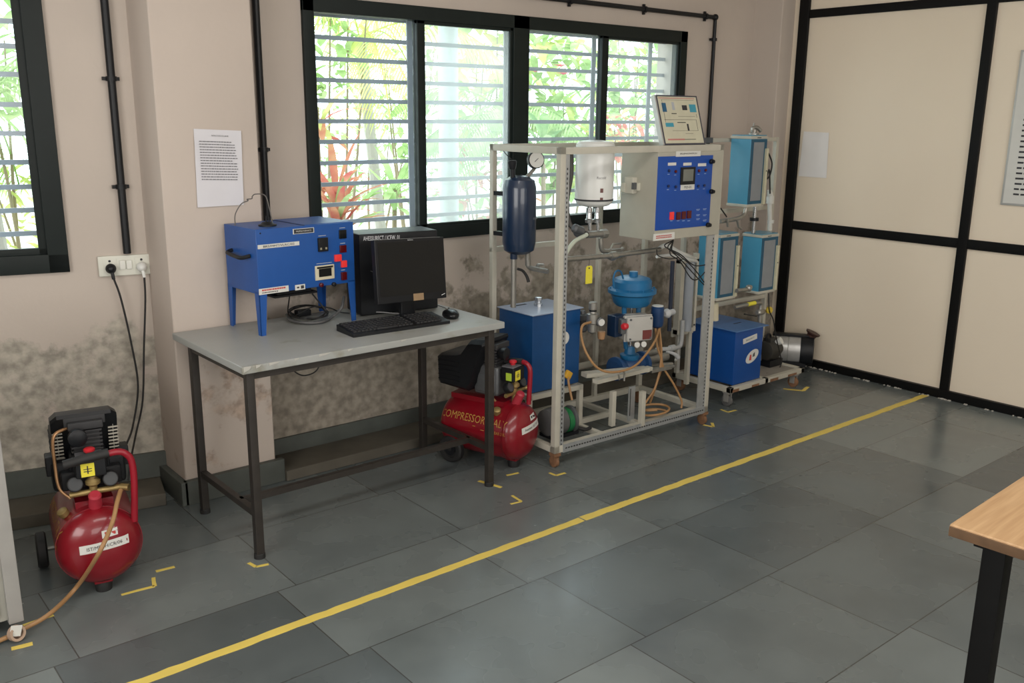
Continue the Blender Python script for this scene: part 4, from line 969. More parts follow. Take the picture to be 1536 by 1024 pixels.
# black flexible hose
m = MB(); m.tube([ony(857, 226, 3.32), ony(857, 262, 3.3), ony(851, 300, 3.28), ony(853, 330, 3.25), ony(862, 344, 3.22), ony(880, 350, 3.2)], .011, 10, smooth=6); obj('dark_flexible_hose', m, mat('braided_dark_hose', (.06, .055, .05), .5, metal=.3), rig)
m = MB(); m.ball(ony(868, 348, 3.22), .028, .024, .026); m.lathe(ony(866, 344, 3.21), Vector((1, 0, -.4)), [(-.03, .012), (-.02, .022), (.03, .022), (.035, .012)], 12); obj('solenoid_fitting', m, M_cast, rig)
obj('clear_tube', MB().tube([ony(880, 352, 3.18), ony(862, 362, 3.14), ony(850, 378, 3.1), ony(845, 390, 3.08), ony(843, 430, 3.07)], .010, 12, smooth=6), mat('milky_tube', (.55, .60, .50), .35), rig)
# yellow tag
tg = ony(883, 412, 3.09)
tt = thing('yellow_tag', 'blank yellow plastic tag hanging from the rig cross pipe', 'tag', Matrix.Translation((tg.x, tg.y, tg.z-.04)))
obj('tag_plate', MB().prism([(-.021, -.042), (.023, -.042), (.022, .035), (.014, .043), (-.012, .043), (-.020, .035)], tg, (1, 0, .0), Z, .002), M_ytag, tt)
obj('tag_hole', MB().cyl(tg+Vector((0, -.003, .032)), tg+Vector((0, -.0005, .032)), .004, 12), M_ink, tt)
obj('tie', MB().tube([tg+Vector((0, 0, .034)), tg+Vector((.002, 0, .058)), ony(884, 387, 3.1)], .0012, 6), M_ink, tt)
# control cabinet
cx0, cx1 = (RI @ ony(985, 290, 2.985)).x, RW-.012
cz0, cz1 = ony(985, 361, 2.985).z, RZ1-.03
ca = rb('control_cabinet', cx0, cx1, -.006, .235, cz0, cz1, mat('cabinet_cream', (.40, .385, .32), .45, var=.08))
bx0, bz1 = (RI @ ony(990, 235, 2.975)).x, ony(990, 235, 2.975).z; bx1 = (RI @ ony(1069, 238, 2.975)).x; bz0 = ony(988, 346, 2.975).z
pn = rb('control_panel', bx0, bx1, -.010, -.005, bz0, bz1, M_bluepanel)
def cp(x, y):
    n_ = RF.to_3x3() @ Vector((0, 1, 0)); p_ = RF @ Vector((0, -.010, 0)); d = ray(x, y); return RI @ (CAM+d*((p_-CAM).dot(n_)/d.dot(n_)))
def crect(name, x0, y0, x1, y1, m_, par=None, dep=.006, bev=.001):
    a_, b_ = cp(x0, y0), cp(x1, y1); return obj(name, MB(RF).box(a_.x, b_.x, -.010-dep, -.009, b_.z, a_.z, bev=bev), m_, par or pn)
rx = lambda v_: RF.to_3x3() @ Vector(v_)
o_ = crect('panel_meter', 1021, 251, 1041, 276, M_plast); crect('lcd', 1024, 254, 1038, 271, mat('lcd_grey', (.16, .17, .15), .3), o_, .0075)
lb = crect('meter_label', 1021, 277, 1041, 284, M_label, None, .002, 0); a_ = cp(1031, 280.5); obj('lettering', letters('PID-01', .05, .012, RF @ Vector((a_.x, -.0125, a_.z)), rx((1, 0, 0)), Z), M_ink, lb)
lb = crect('cabinet_label', 1014, 227, 1050, 234, M_label, ca, .003, 0); a_ = cp(1032, 230.5); obj('lettering', letters('BRS/JM/ICEW/PC/01', .12, .010, RF @ Vector((a_.x, -.0136, a_.z)), rx((1, 0, 0)), Z), M_ink, lb)
lb = crect('warning_label', 980, 351, 1011, 358, M_label, ca, .003, 0); a_ = cp(995, 354.5); obj('red_print', textlines(RF, (a_.x, -.0125, a_.z), (1, 0, 0), Z, .11, .018, 2, rnd, 1, tall=.5), M_redink, lb)
for (x, y, m_) in ((1007, 323, M_redlit), (1017, 323, M_reddark), (1025, 322, M_reddark), (1033, 321, M_reddark)):
    crect('rocker_switch', x-2.6, y-5, x+2.6, y+6, m_)
capm = MB(RF)
for (x, y) in ((1008, 246), (1031, 246), (1053, 247)):
    crect('caption_plate', x-6, y-2, x+6, y+2, M_label, None, .001, 0)
for (x, y) in ((1003, 256), (1013, 257), (1002, 279), (1013, 280), (1048, 256), (1058, 255), (1047, 279), (1056, 278)):
    a_ = cp(x, y); obj('panel_socket', MB(RF).lathe((a_.x, -.010, a_.z), (0, -1, 0), [(0, .007), (.006, .007), (.007, .004)], 14), M_reddark if y < 270 and x != 1003 else mat('dark_blue_jack', (.01, .02, .08), .4), pn)
    capm.box(a_.x-.007, a_.x+.007, -.011, -.0095, a_.z-.018, a_.z-.0155)
for (x, y) in ((1047, 314), (1057, 313), (1047, 322), (1057, 322), (1047, 328), (1057, 330)):
    a_ = cp(x, y); capm.box(a_.x-.013, a_.x+.013, -.011, -.0095, a_.z-.0012, a_.z+.0012); capm.box(a_.x-.011, a_.x+.008, -.011, -.0095, a_.z-.006, a_.z-.0045)
for x in (1007, 1017, 1025, 1033): a_ = cp(x, 331); capm.box(a_.x-.009, a_.x+.009, -.011, -.0095, a_.z-.0015, a_.z+.0015)
obj('panel_print', capm, mat('pale_print', (.3, .4, .6), .6), pn)
for (x, y) in ((1066, 242), (1066, 287), (1061, 337)):
    a_ = cp(x, y); obj('door_lock', MB(RF).lathe((a_.x, -.010, a_.z), (0, -1, 0), [(0, .012), (.012, .012), (.014, .009), (.022, .009)], 14), M_plast, pn)
# breaker on the cabinet side
a_ = onx(949, 279, (RF @ Vector((cx0, .1, 0))).x); bk = MB(); bk.box(a_.x-.03, a_.x+.002, a_.y-.028, a_.y+.03, a_.z-.035, a_.z+.045, bev=.006); bk.box(a_.x-.035, a_.x, a_.y+.02, a_.y+.05, a_.z-.03, a_.z+.015, bev=.004); bk.box(a_.x-.02, a_.x+.002, a_.y-.05, a_.y-.02, a_.z-.018, a_.z+.018)
bko = obj('side_breaker', bk, mat('ivory_breaker', (.52, .50, .42), .5), ca); obj('breaker_toggle', MB().box(a_.x-.04, a_.x-.02, a_.y-.045, a_.y-.03, a_.z-.012, a_.z+.02), M_cast, bko)
# schematic board leaning on top of the rig
b_l, b_r = onz(996, 214, RZ1+.004), onz(1056, 214, RZ1+.004)
Yb = 3.035
b_l = Vector((ony(997, 215, Yb).x, Yb, RZ1+.001)); b_r = Vector((ony(1056, 215, Yb).x, Yb-.01, RZ1+.001))
t_l = onx(984, 143, b_l.x+.003); t_r = onx(1044, 143, b_r.x+.003)
U_ = (b_r-b_l); bw_ = U_.length; U_.normalize(); V_ = ((t_l+t_r)/2-(b_l+b_r)/2); bh_ = V_.length; V_.normalize(); V_ = (V_-U_*V_.dot(U_)).normalized(); N_ = U_.cross(V_).normalized()
bc = (b_l+b_r)/2+V_*bh_/2
sb = thing('schematic_board', 'framed process diagram board standing tilted on top of the rig', 'board', Matrix.Translation((b_l+b_r)/2))
def sbp(name, x0, x1, z0, z1, m_, n0=0, n1=.001, par=None):
    m = MB(); m.prism([(x0*bw_, z0*bh_), (x1*bw_, z0*bh_), (x1*bw_, z1*bh_), (x0*bw_, z1*bh_)], bc-U_*bw_/2-V_*bh_/2+N_*n0, U_, V_, n1-n0); return obj(name, m, m_, par or sb)
sbp('board_frame', 0, 1, 0, 1, mat('dark_board_frame', (.05, .05, .07), .4), -.014, .0)
sbp('board_edge', -.03, 0, 0.0, 1, mat('aluminium_trim', (.5, .5, .48), .4, metal=.4), -.025, .001)
fc = sbp('board_face', .035, .965, .03, .97, mat('cream_print', (.55, .53, .40), .5), 0, .001)
for (x0, x1, z0, z1, m_) in ((.10, .90, .90, .904, M_ink), (.12, .125, .45, .90, M_ink), (.10, .88, .50, .505, M_ink), (.87, .876, .28, .50, M_ink), (.25, .88, .28, .284, M_ink), (.90, .906, .55, .62, M_ink),
                            (.10, .20, .66, .84, mat('diagram_navy', (.02, .10, .20), .5)), (.76, .92, .66, .82, mat('diagram_teal', (.05, .30, .40), .5)), (.11, .30, .36, .44, mat('diagram_teal', (.05, .30, .40), .5)),
                            (.58, .70, .70, .80, M_ink), (.62, .66, .28, .42, M_ink), (.55, .74, .22, .225, M_ink), (.30, .42, .62, .635, M_ink), (.34, .40, .70, .86, mat('grey_print', (.4, .42, .45), .5)), (.40, .60, .44, .455, M_ink),
                            (.10, .50, .09, .12, mat('pink_print', (.5, .2, .18), .5)), (.05, .92, .93, .945, mat('pink_print', (.5, .2, .18), .5)), (.5, .78, .10, .11, M_ink), (.45, .86, .57, .574, M_ink)):
    sbp('diagram_mark', x0, x1, z0, z1, m_, .001, .0016, fc)
# control valve in the middle
vc = ony(949, 420, 3.20)
def vz(y, x=949, Y=3.2): return ony(x, y, Y).z
def vr(px): return px*((vc-CAM).dot(FWD))/FPX
ac = MB(); zz = [(vz(457), vr(24)), (vz(453), vr(28)), (vz(441), vr(32)), (vz(438), vr(36.5)), (vz(433), vr(36.5)), (vz(431), vr(29)), (vz(421), vr(29)), (vz(417), vr(26)), (vz(414), vr(16))]
ac.lathe((vc.x, vc.y, 0), Z, zz, 48); act = obj('valve_actuator', ac, M_valveblue, rig, label='blue diaphragm actuator of the control valve')
obj('actuator_cap', MB().cyl((vc.x+.005, vc.y, vz(418)), (vc.x+.005, vc.y, vz(406)-.004), vr(6.5), 16), M_valveblue, act)
obj('actuator_hose', MB().tube([ony(921, 432, 3.18), ony(920, 418, 3.18), ony(924, 407, 3.18), ony(931, 407, 3.19), ony(935, 418, 3.19)], .0045, 8, smooth=5), M_valveblue, act)
m = MB()
for k in range(10):
    an = k*.628; m.cyl((vc.x+math.cos(an)*vr(33), vc.y+math.sin(an)*vr(33), vz(439)), (vc.x+math.cos(an)*vr(33), vc.y+math.sin(an)*vr(33), vz(430)), .0045, 6)
obj('flange_bolt_ring', m, M_valveblue, act)
yk = MB()
for s_ in (-1, 1): yk.tube([(vc.x+s_*.055, vc.y, vz(452)), (vc.x+s_*.05, vc.y, vz(480)), (vc.x+s_*.03, vc.y, vz(520))], [.014, .012], 10, smooth=4)
yk.lathe((vc.x, vc.y, vz(545)), Z, [(0, .03), (.03, .045), (.04, .05), (.055, .05), (.06, .03), (.10, .024)], 24); obj('valve_yoke', yk, M_valveblue, rig)
obj('valve_stem', MB().cyl((vc.x, vc.y, vz(530)), (vc.x, vc.y, vz(450)), .008, 10), M_stainless, rig)
vbz = vz(548, 945)
vb = MB(); vb.ball((vc.x, vc.y, vbz), .07, .06, .055); vb.cyl((vc.x-.11, vc.y, vbz-.0), (vc.x+.11, vc.y, vbz-.0), .042, 24)
for s_ in (-1, 1): vb.lathe((vc.x+s_*.095, vc.y, vbz), (s_, 0, 0), [(-.01, .03), (-.008, .062), (.012, .062), (.014, .03)], 28)
obj('valve_body', vb, mat('worn_valve_blue', (.012, .05, .14), .5, var=.5, scale=14), rig)
# positioner box
pb0 = ony(957, 490, 3.10); PFm = frame(pb0.x, pb0.y, pb0.z, -18) @ Matrix.Scale(1.28, 4)
po = MB(PFm); po.box(-.062, .052, -.03, .05, -.052, .047, bev=.010); po.box(-.066, .056, -.012, -.004, -.055, .050, bev=.004); pos_ = obj('positioner_box', po, mat('positioner_grey', (.42, .41, .38), .45, var=.08), rig, label='grey positioner box of the control valve')
obj('positioner_label', MB(PFm).box(.005, .045, -.032, -.029, -.045, -.008), mat('dark_red_label', (.14, .03, .025), .5), pos_)
for sx in (-.05, .04):
    for sz in (-.04, .038): obj('cover_screw', MB(PFm).cyl((sx, -.0335, sz), (sx, -.029, sz), .004, 10), M_cast, pos_)
obj('red_plug', MB(PFm).lathe((-.062, -.02, .012), (-1, -.3, 0), [(0, .012), (.015, .014), (.022, .01)], 14), M_redplain, pos_)
obj('link_arm', MB(PFm).box(-.085, -.06, -.02, .02, -.02, .04, bev=.005), M_cast, pos_)
for dx in (-.016, .014):
    g_ = obj('small_gauge', MB(PFm).lathe((dx, -.02, -.066), (0, -1, 0), [(-.012, .008), (-.01, .0135), (.008, .0135), (.009, .012)], 20), M_steel, pos_)
    obj('gauge_face', MB(PFm).cyl((dx, -.0295, -.066), (dx, -.0285, -.066), .011, 20), M_label, pos_)
# converter on left (dark box), transmitter on right (blue)
a_ = ony(926, 487, 3.17); obj('junction_box', MB().box(a_.x-.045, a_.x+.03, a_.y-.03, a_.y+.03, a_.z-.055, a_.z+.055, bev=.006), M_navy, rig)
a_ = ony(986, 473, 3.13); ip = obj('pressure_converter', MB().lathe((a_.x, a_.y, a_.z-.065), Z, [(0, .018), (.01, .03), (.03, .034), (.108, .034), (.115, .028)], 24), mat('converter_blue', (.01, .04, .12), .35), rig, label='small dark blue round converter')
obj('converter_cap', MB().cyl((a_.x, a_.y, a_.z+.05), (a_.x, a_.y, a_.z+.053), .030, 24), M_white, ip)
m = MB(); b_ = ony(1000, 470, 3.13); m.lathe(b_, (1, .1, 0), [(-.02, .012), (-.01, .022), (.005, .026), (.012, .016), (.06, .016)], 14); obj('union_fitting', m, mat('grey_pvc', (.45, .46, .46), .5), rig)
# air filter regulator
a_ = ony(889, 478, 3.17); fr2_ = MB(); fr2_.lathe((a_.x, a_.y, a_.z-.075), Z, [(0, .008), (.01, .022), (.05, .024), (.055, .03), (.10, .03), (.105, .02), (.12, .018), (.125, .022), (.155, .022), (.16, .018)], 20)
fre = obj('filter_regulator', fr2_, M_steel, rig); obj('regulator_knob', MB().cyl((a_.x, a_.y, ony(889, 473, 3.17).z), (a_.x, a_.y, ony(889, 459, 3.17).z), .019, 18), M_plast, fre)
g_ = ony(901, 483, 3.13); gg = obj('pressure_gauge', MB().lathe(g_, (-.3, -1, .1), [(-.02, .012), (-.015, .022), (.004, .022), (.006, .019)], 24), M_cast, fre)
obj('filter_bowl', MB().lathe(ony(902, 505, 3.16)-Vector((0, 0, .018)), Z, [(0, .004), (.008, .017), (.03, .02), (.045, .02)], 18), mat('amber_bowl', (.35, .20, .10), .25), fre)
obj('gauge_face', MB().cyl(g_+Vector((-.002, -.008, 0)), g_+Vector((-.0025, -.0095, 0)), .017, 20), M_label, fre)
a_ = ony(873, 480, 3.30); obj('inline_filter', MB().lathe((a_.x, a_.y, a_.z-.06), Z, [(0, .02), (.01, .03), (.03, .03), (.035, .022), (.06, .022), (.065, .034), (.09, .034), (.095, .02), (.11, .015)], 20), M_cast, rig)
# support stand
pl0 = RI @ ony(890, 560, 3.12)
zt_ = vbz-.072
for (x, w_, m_) in ((918, .026, M_cream), (962, .026, M_cream)):
    a_ = RI @ onz(x, 636, .1); rb('stand_post', a_.x-w_/2, a_.x+w_/2, a_.y-.012, a_.y+.014, RZ0+.02, zt_, m_)
a_ = RI @ onz(946, 628, .1); sp = rb('slotted_stand_post', a_.x-.022, a_.x+.022, a_.y-.003, a_.y+.003, RZ0+.02, zt_, M_galv, bev=0); slots(a_.x-.012, a_.y-.003, .12, zt_-.01, 'y', 17, par=sp)
m = MB(); m.bar(ony(876, 562, 3.16), ony(970, 553, 3.10), .05, .022); m.bar(ony(893, 572, 3.05), ony(975, 552, 3.10), .035, .02); obj('stand_plate', m, M_cream, rig)
m = MB(); m.bar(ony(975, 556, 3.1), ony(1005, 550, 3.1), .03, .018); m.cyl(ony(1004, 550, 3.1), ony(1012, 549, 3.1), .008, 8); obj('clamp_bar', m, M_steel, rig)
obj('u_clamp', MB().tube([ony(929, 569, 3.05), ony(928, 560, 3.05), ony(933, 556, 3.05), ony(937, 560, 3.05), ony(936, 571, 3.05)], .005, 8, smooth=4), M_steel, rig)
# pipes right of the valve
gp_ = mat('grey_pvc', (.45, .46, .46), .5)
m = MB(); m.tube([ony(985, 524, 3.22), ony(1005, 523, 3.24), ony(1018, 520, 3.25), ony(1022, 512, 3.25), ony(1024, 480, 3.25)], .012, 12, smooth=5); m.lathe(ony(1008, 522, 3.24), (1, 0, 0), [(-.02, .012), (-.018, .018), (.018, .018), (.02, .012)], 12); obj('pipe_elbow', m, gp_, rig)
m = MB(); m.tube([ony(1000, 527, 3.16), ony(1012, 531, 3.15), ony(1017, 536, 3.15)], [.006, .014], 10, smooth=4); obj('valve_lever', m, gp_, rig)
m = MB(); m.cyl(ony(968, 540, 3.2), ony(1000, 534, 3.2), .022, 16); m.cyl(ony(964, 530, 3.2), ony(985, 527, 3.2), .014, 12); m.cyl(ony(975, 548, 3.22), ony(1008, 546, 3.22), .012, 12); obj('return_pipe', m, M_steel, rig)
# power conduits at right of rig: white duct and black leads
m = MB(); m.tube([ony(985, 375, 3.12), ony(1000, 368, 3.13), ony(1018, 378, 3.15), ony(1042, 388, 3.15)], [.011, .012], 12, smooth=5); m.tube([ony(985, 385, 3.13), ony(1010, 383, 3.13), ony(1045, 392, 3.13)], .008, 10, smooth=4); obj('white_conduit', m, M_white, rig)
for k, (dy, dz) in enumerate(((0, 0), (4, 6), (8, 3), (-3, -5))):
    obj('black_lead', MB().tube([ony(1010, 360, 3.02), ony(1002+dz, 372+dy, 3.0), ony(1020, 384+dy, 2.99), ony(1042, 404+dy*2, 2.985), ony(1068, 440 if k < 2 else 395, 2.99)], .003, 8, smooth=7), M_rubber, rig)
obj('black_lead', MB().tube([ony(985, 374, 3.0), ony(987, 383, 3.0), ony(1003, 388, 3.0), ony(1018, 386, 3.0)], .0025, 8, smooth=7), M_rubber, rig)
# hoses of the valve
obj('amber_hose', MB().tube([ony(886, 483, 3.15), ony(874, 488, 3.13), ony(872, 505, 3.1), ony(880, 530, 3.06), ony(897, 552, 3.03), ony(920, 558, 3.02), ony(950, 550, 3.02), ony(970, 530, 3.05), ony(984, 508, 3.08), ony(989, 490, 3.12)], .006, 10, smooth=7), M_hose, rig)
for k, pts in enumerate(([(983, 492, 3.12), (986, 520, 3.11), (993, 545, 3.1), (985, 575, 3.12), (975, 604, 3.14)], [(987, 492, 3.12), (990, 520, 3.11), (991, 545, 3.1), (983, 580, 3.1), (968, 604, 3.12)], [(989, 492, 3.11), (992, 520, 3.1), (994, 548, 3.1), (1010, 575, 3.08), (1022, 600, 3.06), (1022, 612, 3.05)])):
    obj('amber_hose', MB().tube([ony(*p_) for p_ in pts], .0058, 10, smooth=7), M_hose, rig)
q = onz(982, 618, .12); obj('coiled_hose', MB().tube([(q.x+.09*math.cos(k*.7), q.y+.06*math.sin(k*.7), .11+.003*k) for k in range(16)], .006, 8, smooth=5), M_hose, rig)
a_ = ony(852, 562, 3.2); obj('yellow_valve_handle', MB().box(a_.x-.02, a_.x+.02, a_.y-.01, a_.y+.01, a_.z-.02, a_.z+.02, bev=.006, rot=Matrix.Rotation(R(35), 3, 'Y')), mat('yellow_handle', (.6, .33, .03), .5), rig)
obj('amber_hose', MB().tube([a_, ony(853, 575, 3.18), ony(858, 600, 3.15)], .006, 8, smooth=4), M_hose, rig)

# blue water tank on the rig shelf
BX = (2.802, 3.115, 3.235, 3.49); bz0, bz1 = .307, .690
bb = thing('water_tank_box', 'dark blue sheet tank standing on the rig shelf below the navy vessel', 'tank', Matrix.Translation(((BX[0]+BX[1])/2, (BX[2]+BX[3])/2, bz0)))
obj('tank_body', MB().box(*BX, bz0, bz1, bev=.004), M_bluebox, bb)
ld = MB(); ld.box(BX[0]-.008, BX[1]+.012, BX[2]-.01, BX[3]+.008, bz1, bz1+.005, bev=.001); obj('lid', ld, mat('white_blue_lid', (.32, .38, .50), .3, var=.1), bb)
q = onz(775, 458, bz1+.005); obj('lid_slot', MB().box(q.x-.04, q.x+.06, q.y-.01, q.y+.006, bz1+.0045, bz1+.006), M_ink, bb)
q = onz(807, 460, bz1); obj('lid_fitting', MB().lathe((q.x, q.y, bz1+.005), Z, [(0, .021), (.012, .021), (.014, .016), (.03, .016), (.032, .022), (.044, .022), (.046, .012)], 8), M_stainless, bb)
q = onx(856, 513, BX[1]) if 0 else ony(850, 507, BX[2]-.001)
ov_ = MB(); q = ony(846, 507, BX[2]-.0005); n_ = 24
ov_.prism([(.034*math.cos(k*2*math.pi/n_)*1.0, .024*math.sin(k*2*math.pi/n_)*1.4) for k in range(n_)], q, (1, 0, 0), Z, .001) ; obj('oval_sticker', ov_, M_label, bb)
# green pump motor below
a_ = onz(848, 655, .1)
GM = frame(3.10, 3.26, .097, 20)
pm_ = thing('pump_motor', 'green and black pump motor on the rig base behind the front left post', 'pump', Matrix.Translation((3.0, 3.12, .097)))
gx = ony(845, 625, 3.15)
obj('motor_body', MB().lathe((gx.x-.12, gx.y, .175), (1, 0, 0), [(0, .05), (.006, .065), (.05, .07), (.1, .07), (.105, .05)], 24), mat('grey_motor', (.10, .10, .10), .5), pm_)
obj('green_housing', MB().lathe((gx.x-.012, gx.y, .165), (1, 0, 0), [(0, .045), (.006, .062), (.035, .062), (.04, .05)], 24), M_green, pm_)
obj('pump_head', MB().lathe((gx.x+.03, gx.y, .165), (1, -.2, 0), [(0, .05), (.01, .068), (.025, .066), (.032, .04), (.036, .01)], 24), M_cast, pm_)
obj('motor_base', MB().box(gx.x-.11, gx.x+.06, gx.y-.05, gx.y+.05, .0975, .115), M_plast, pm_)
obj('outlet_hose', MB().tube([(gx.x+.05, gx.y-.02, .13), (gx.x+.10, gx.y-.05, .11), (gx.x+.14, gx.y-.05, .112)], .009, 10, smooth=5), M_rubber, pm_)

# ================================================================== TWO-TANK TROLLEY
QX0, QX1, QY0, QY1, QZ = 4.17, 4.90, 3.085, 3.52, .115
tr_ = thing('tank_trolley', 'cream trolley on casters carrying three light blue tanks', 'lab trolley', Matrix.Translation(((QX0+QX1)/2, (QY0+QY1)/2, 0)))
def qb(name, x0, x1, y0, y1, z0, z1, m_=M_cream, par=None, bev=.0015): return obj(name, MB().box(x0, x1, y0, y1, z0, z1, bev=bev), m_, par or tr_)
qb('base_frame', QX0, QX1, QY0, QY0+.03, QZ-.03, QZ); qb('base_frame', QX0, QX1, QY1-.03, QY1, QZ-.03, QZ); qb('base_frame', QX0, QX0+.03, QY0, QY1, QZ-.03, QZ); qb('base_frame', QX1-.03, QX1, QY0, QY1, QZ-.03, QZ); qb('base_frame', QX0+.33, QX0+.36, QY0, QY1, QZ-.03, QZ)
qb('base_sheet', QX0+.34, QX1-.02, QY0+.02, QY1-.02, QZ-.012, QZ-.008, mat('dusty_sheet', (.25, .23, .2), .6))
for k in range(4): qb('rust_patch', QX0+.02+k*.18, QX0+.08+k*.19, QY0-.0008, QY0+.002, QZ-.029, QZ-.012-.004*(k % 2), M_rust, bev=0)
for (x, y) in ((QX0+.02, QY0+.03), (4.826, QY0+.02), (QX0+.05, QY1-.03), (QX1-.04, QY1-.03)):
    m = MB(); m.box(x-.022, x+.022, y-.022, y+.022, .078, QZ-.03); m.box(x-.018, x-.013, y-.014, y+.018, .028, .08); m.box(x+.013, x+.018, y-.014, y+.018, .028, .08)
    cs = obj('caster', m, mat('zinc_caster', (.3, .29, .27), .5, metal=.3), tr_); wm = M_rust if x != QX0+.02 else mat('grey_caster_wheel', (.12, .12, .12), .5)
    cw_ = obj('caster_wheel', MB().lathe((x-.012, y+.004, .033), (1, 0, 0), [(0, .022), (.003, .033), (.021, .033), (.024, .022)], 22), wm, cs)
# uprights
yu = 3.37
def upx(px, py, Y=yu): return ony(px, py, Y)
zt2 = ony(1160, 206, yu).z
u1 = upx(1163, 230).x; u2 = upx(1058, 420).x; u0 = upx(1033, 520, 3.30).x
qb('upright', u1-.012, u1+.012, yu-.012, yu+.012, QZ, zt2, M_cream)
qb('upright', QX0+.005, QX0+.03, 3.488, 3.512, QZ, zt2-.03, M_cream)
for z_ in (zt2-.04, 1.10, .60): qb('depth_rail', QX0+.005, QX0+.028, yu-.01, 3.50, z_-.02, z_)
qb('upright', u0-.012, u0+.012, 3.29, 3.314, QZ, .80, M_cream)
qb('cross_rail', QX0-.03, u1, yu-.010, yu+.010, zt2-.022, zt2, M_cream); qb('rail_end_sleeve', u2-.16, u2-.02, yu-.012, yu+.012, zt2-.026, zt2+.004, M_cast)
zm = ony(1095, 316, yu).z; qb('cross_rail', QX0, u1, yu-.010, yu+.010, zm-.012, zm+.012)
zl = ony(1100, 452, yu).z; qb('cross_rail', QX0, u1, yu-.010, yu+.010, zl-.012, zl+.012)
def tank(x0, x1, y0, y1, z0, z1, lab):
    b_ = obj('tank', MB().box(x0, x1, y0, y1, z0+.014, z1-.014, bev=.003), M_sky, tr_, label=lab)
    e_ = .004
    m = MB(); m.box(x0-.004, x1+.004, y0-.004, y1+.004, z0, z0+.016, bev=.003); obj('bottom_rim', m, M_cream, b_); m = MB(); m.box(x0-.004, x1+.004, y0-.004, y1+.004, z1-.022, z1-.006, bev=.003); obj('top_rim', m, M_cream, b_)
    obj('top_plate', MB().box(x0+.002, x1-.002, y0+.002, y1-.002, z1-.007, z1, bev=.002), mat('teal_top', (.10, .26, .36), .3), b_)
    obj('side_panel', MB().box(x0+.002, x1-.002, y0-.003, y0+.001, z0+.018, z1-.024), M_teal, b_)
    obj('sight_strip', MB().box(x0+.022, x1-.03, y0-.005, y0-.002, z0+.035, z1-.04), M_greystrip, b_)
    obj('scale_strip', MB().box(x1-.018, x1+.002, y0-.016, y0-.003, z0+.012, z1-.075), mat('ivory_scale', (.55, .53, .38), .5), b_)
    m = MB(); m.cyl((x1-.008, y0-.0175, (z0+z1)/2), (x1-.008, y0-.0155, (z0+z1)/2), .004, 8); m.box(x0+.05, x0+.085, y0-.0052, y0-.0035, z1-.017, z1-.013); obj('dark_screw', m, M_ink, b_)
    return b_
dT = .95
def sc(x0, x1, y0, d, z0, z1): return x0, x1, y0, y0+d, z0, z1
tank(*sc(4.365, 4.512, 3.205, .137, 1.120, 1.520), 'upper light blue tank'); tank(*sc(4.533, 4.692, 3.205, .134, .600, .955), 'lower right light blue tank'); tank(*sc(4.147, 4.307, 3.205, .15, .605, .985), 'lower left light blue tank')
# top fitting, drain pipes between the tanks
m = MB(); a_ = ony(1131, 200, 3.27); m.lathe((a_.x, a_.y, 1.52), Z, [(0, .03), (.008, .03), (.01, .016), (.03, .014)], 18); m.tube([(a_.x-.01, a_.y, 1.525), (a_.x-.015, a_.y, 1.555), (a_.x+.01, a_.y-.01, 1.56), (a_.x+.035, a_.y-.02, 1.54)], .011, 10, smooth=4); m.cyl((a_.x-.008, a_.y, 1.555), (a_.x-.005, a_.y, 1.585), .005, 8); obj('top_elbow', m, M_steel, tr_)
m = MB(); a_ = ony(1132, 320, 3.27); m.cyl((a_.x, a_.y, .955), (a_.x, a_.y, 1.12), .012, 14); m.lathe((a_.x, a_.y, 1.03), Z, [(0, .022), (.014, .022)], 14); obj('drop_tube', m, M_stainless, tr_)
obj('valve_collar', MB().cyl((a_.x, a_.y, 1.028), (a_.x, a_.y, 1.046), .026, 14), M_plast, tr_)
m = MB(); m.tube([ony(1080, 332, 3.22), ony(1105, 328, 3.22), ony(1116, 322, 3.22), ony(1119, 312, 3.22)], .012, 12, smooth=5); m.tube([ony(1106, 330, 3.2), ony(1108, 340, 3.2), ony(1112, 343, 3.2)], .007, 8); m.cyl(ony(1091, 328, 3.2), ony(1092, 340, 3.2), .007, 8); obj('feed_pipe', m, M_steel, tr_)
m = MB(); m.tube([ony(1081, 312, 3.22), ony(1090, 325, 3.22)], .004, 8); obj('thin_lead', m, M_rubber, tr_)
m = MB(); m.cyl(ony(1155, 345, 3.3), ony(1154, 285, 3.3), .013, 14); m.lathe(ony(1156, 332, 3.3), Z, [(-.01, .02), (.01, .02)], 14); m.lathe(ony(1155, 300, 3.3), Z, [(-.02, .022), (.02, .022), (.03, .016), (.05, .012)], 14); obj('standpipe', m, mat('pale_pvc', (.6, .6, .56), .45), tr_)
obj('black_lead', MB().tube([ony(1153, 230, 3.2), ony(1158, 245, 3.2), ony(1155, 262, 3.2), ony(1150, 268, 3.2), ony(1154, 255, 3.2), ony(1155, 290, 3.25)], .0045, 8, smooth=6), M_rubber, tr_)
m = MB(); m.tube([ony(1105, 436, 3.17), ony(1120, 434, 3.17), ony(1126, 430, 3.19)], .012, 12); m.ball(ony(1123, 432, 3.17), .02); obj('outlet_valve', m, M_steel, tr_)
a_, b_ = ony(1102, 461, 3.22), ony(1133, 454, 3.22); m = MB(); m.cyl(a_, b_, .0105, 12); m.tube([b_, ony(1141, 455, 3.22), ony(1140, 470, 3.22), ony(1139, 495, 3.22), ony(1139, 540, 3.22)], .012, 12, smooth=5); m.lathe(ony(1140, 468, 3.22), (1, 0, 0), [(-.03, .012), (-.02, .02), (.02, .02), (.04, .014)], 12); obj('lower_pipework', m, M_steel, tr_)
d_ = (b_-a_).normalized(); obj('yellow_pipe_label', MB().cyl(a_.lerp(b_, .62), a_.lerp(b_, .98), .0122, 14), M_ytag, tr_)
m = MB(); m.bar(ony(1117, 471, 3.18), ony(1134, 474, 3.2), .012, .008); obj('black_lever', m, M_rubber, tr_)
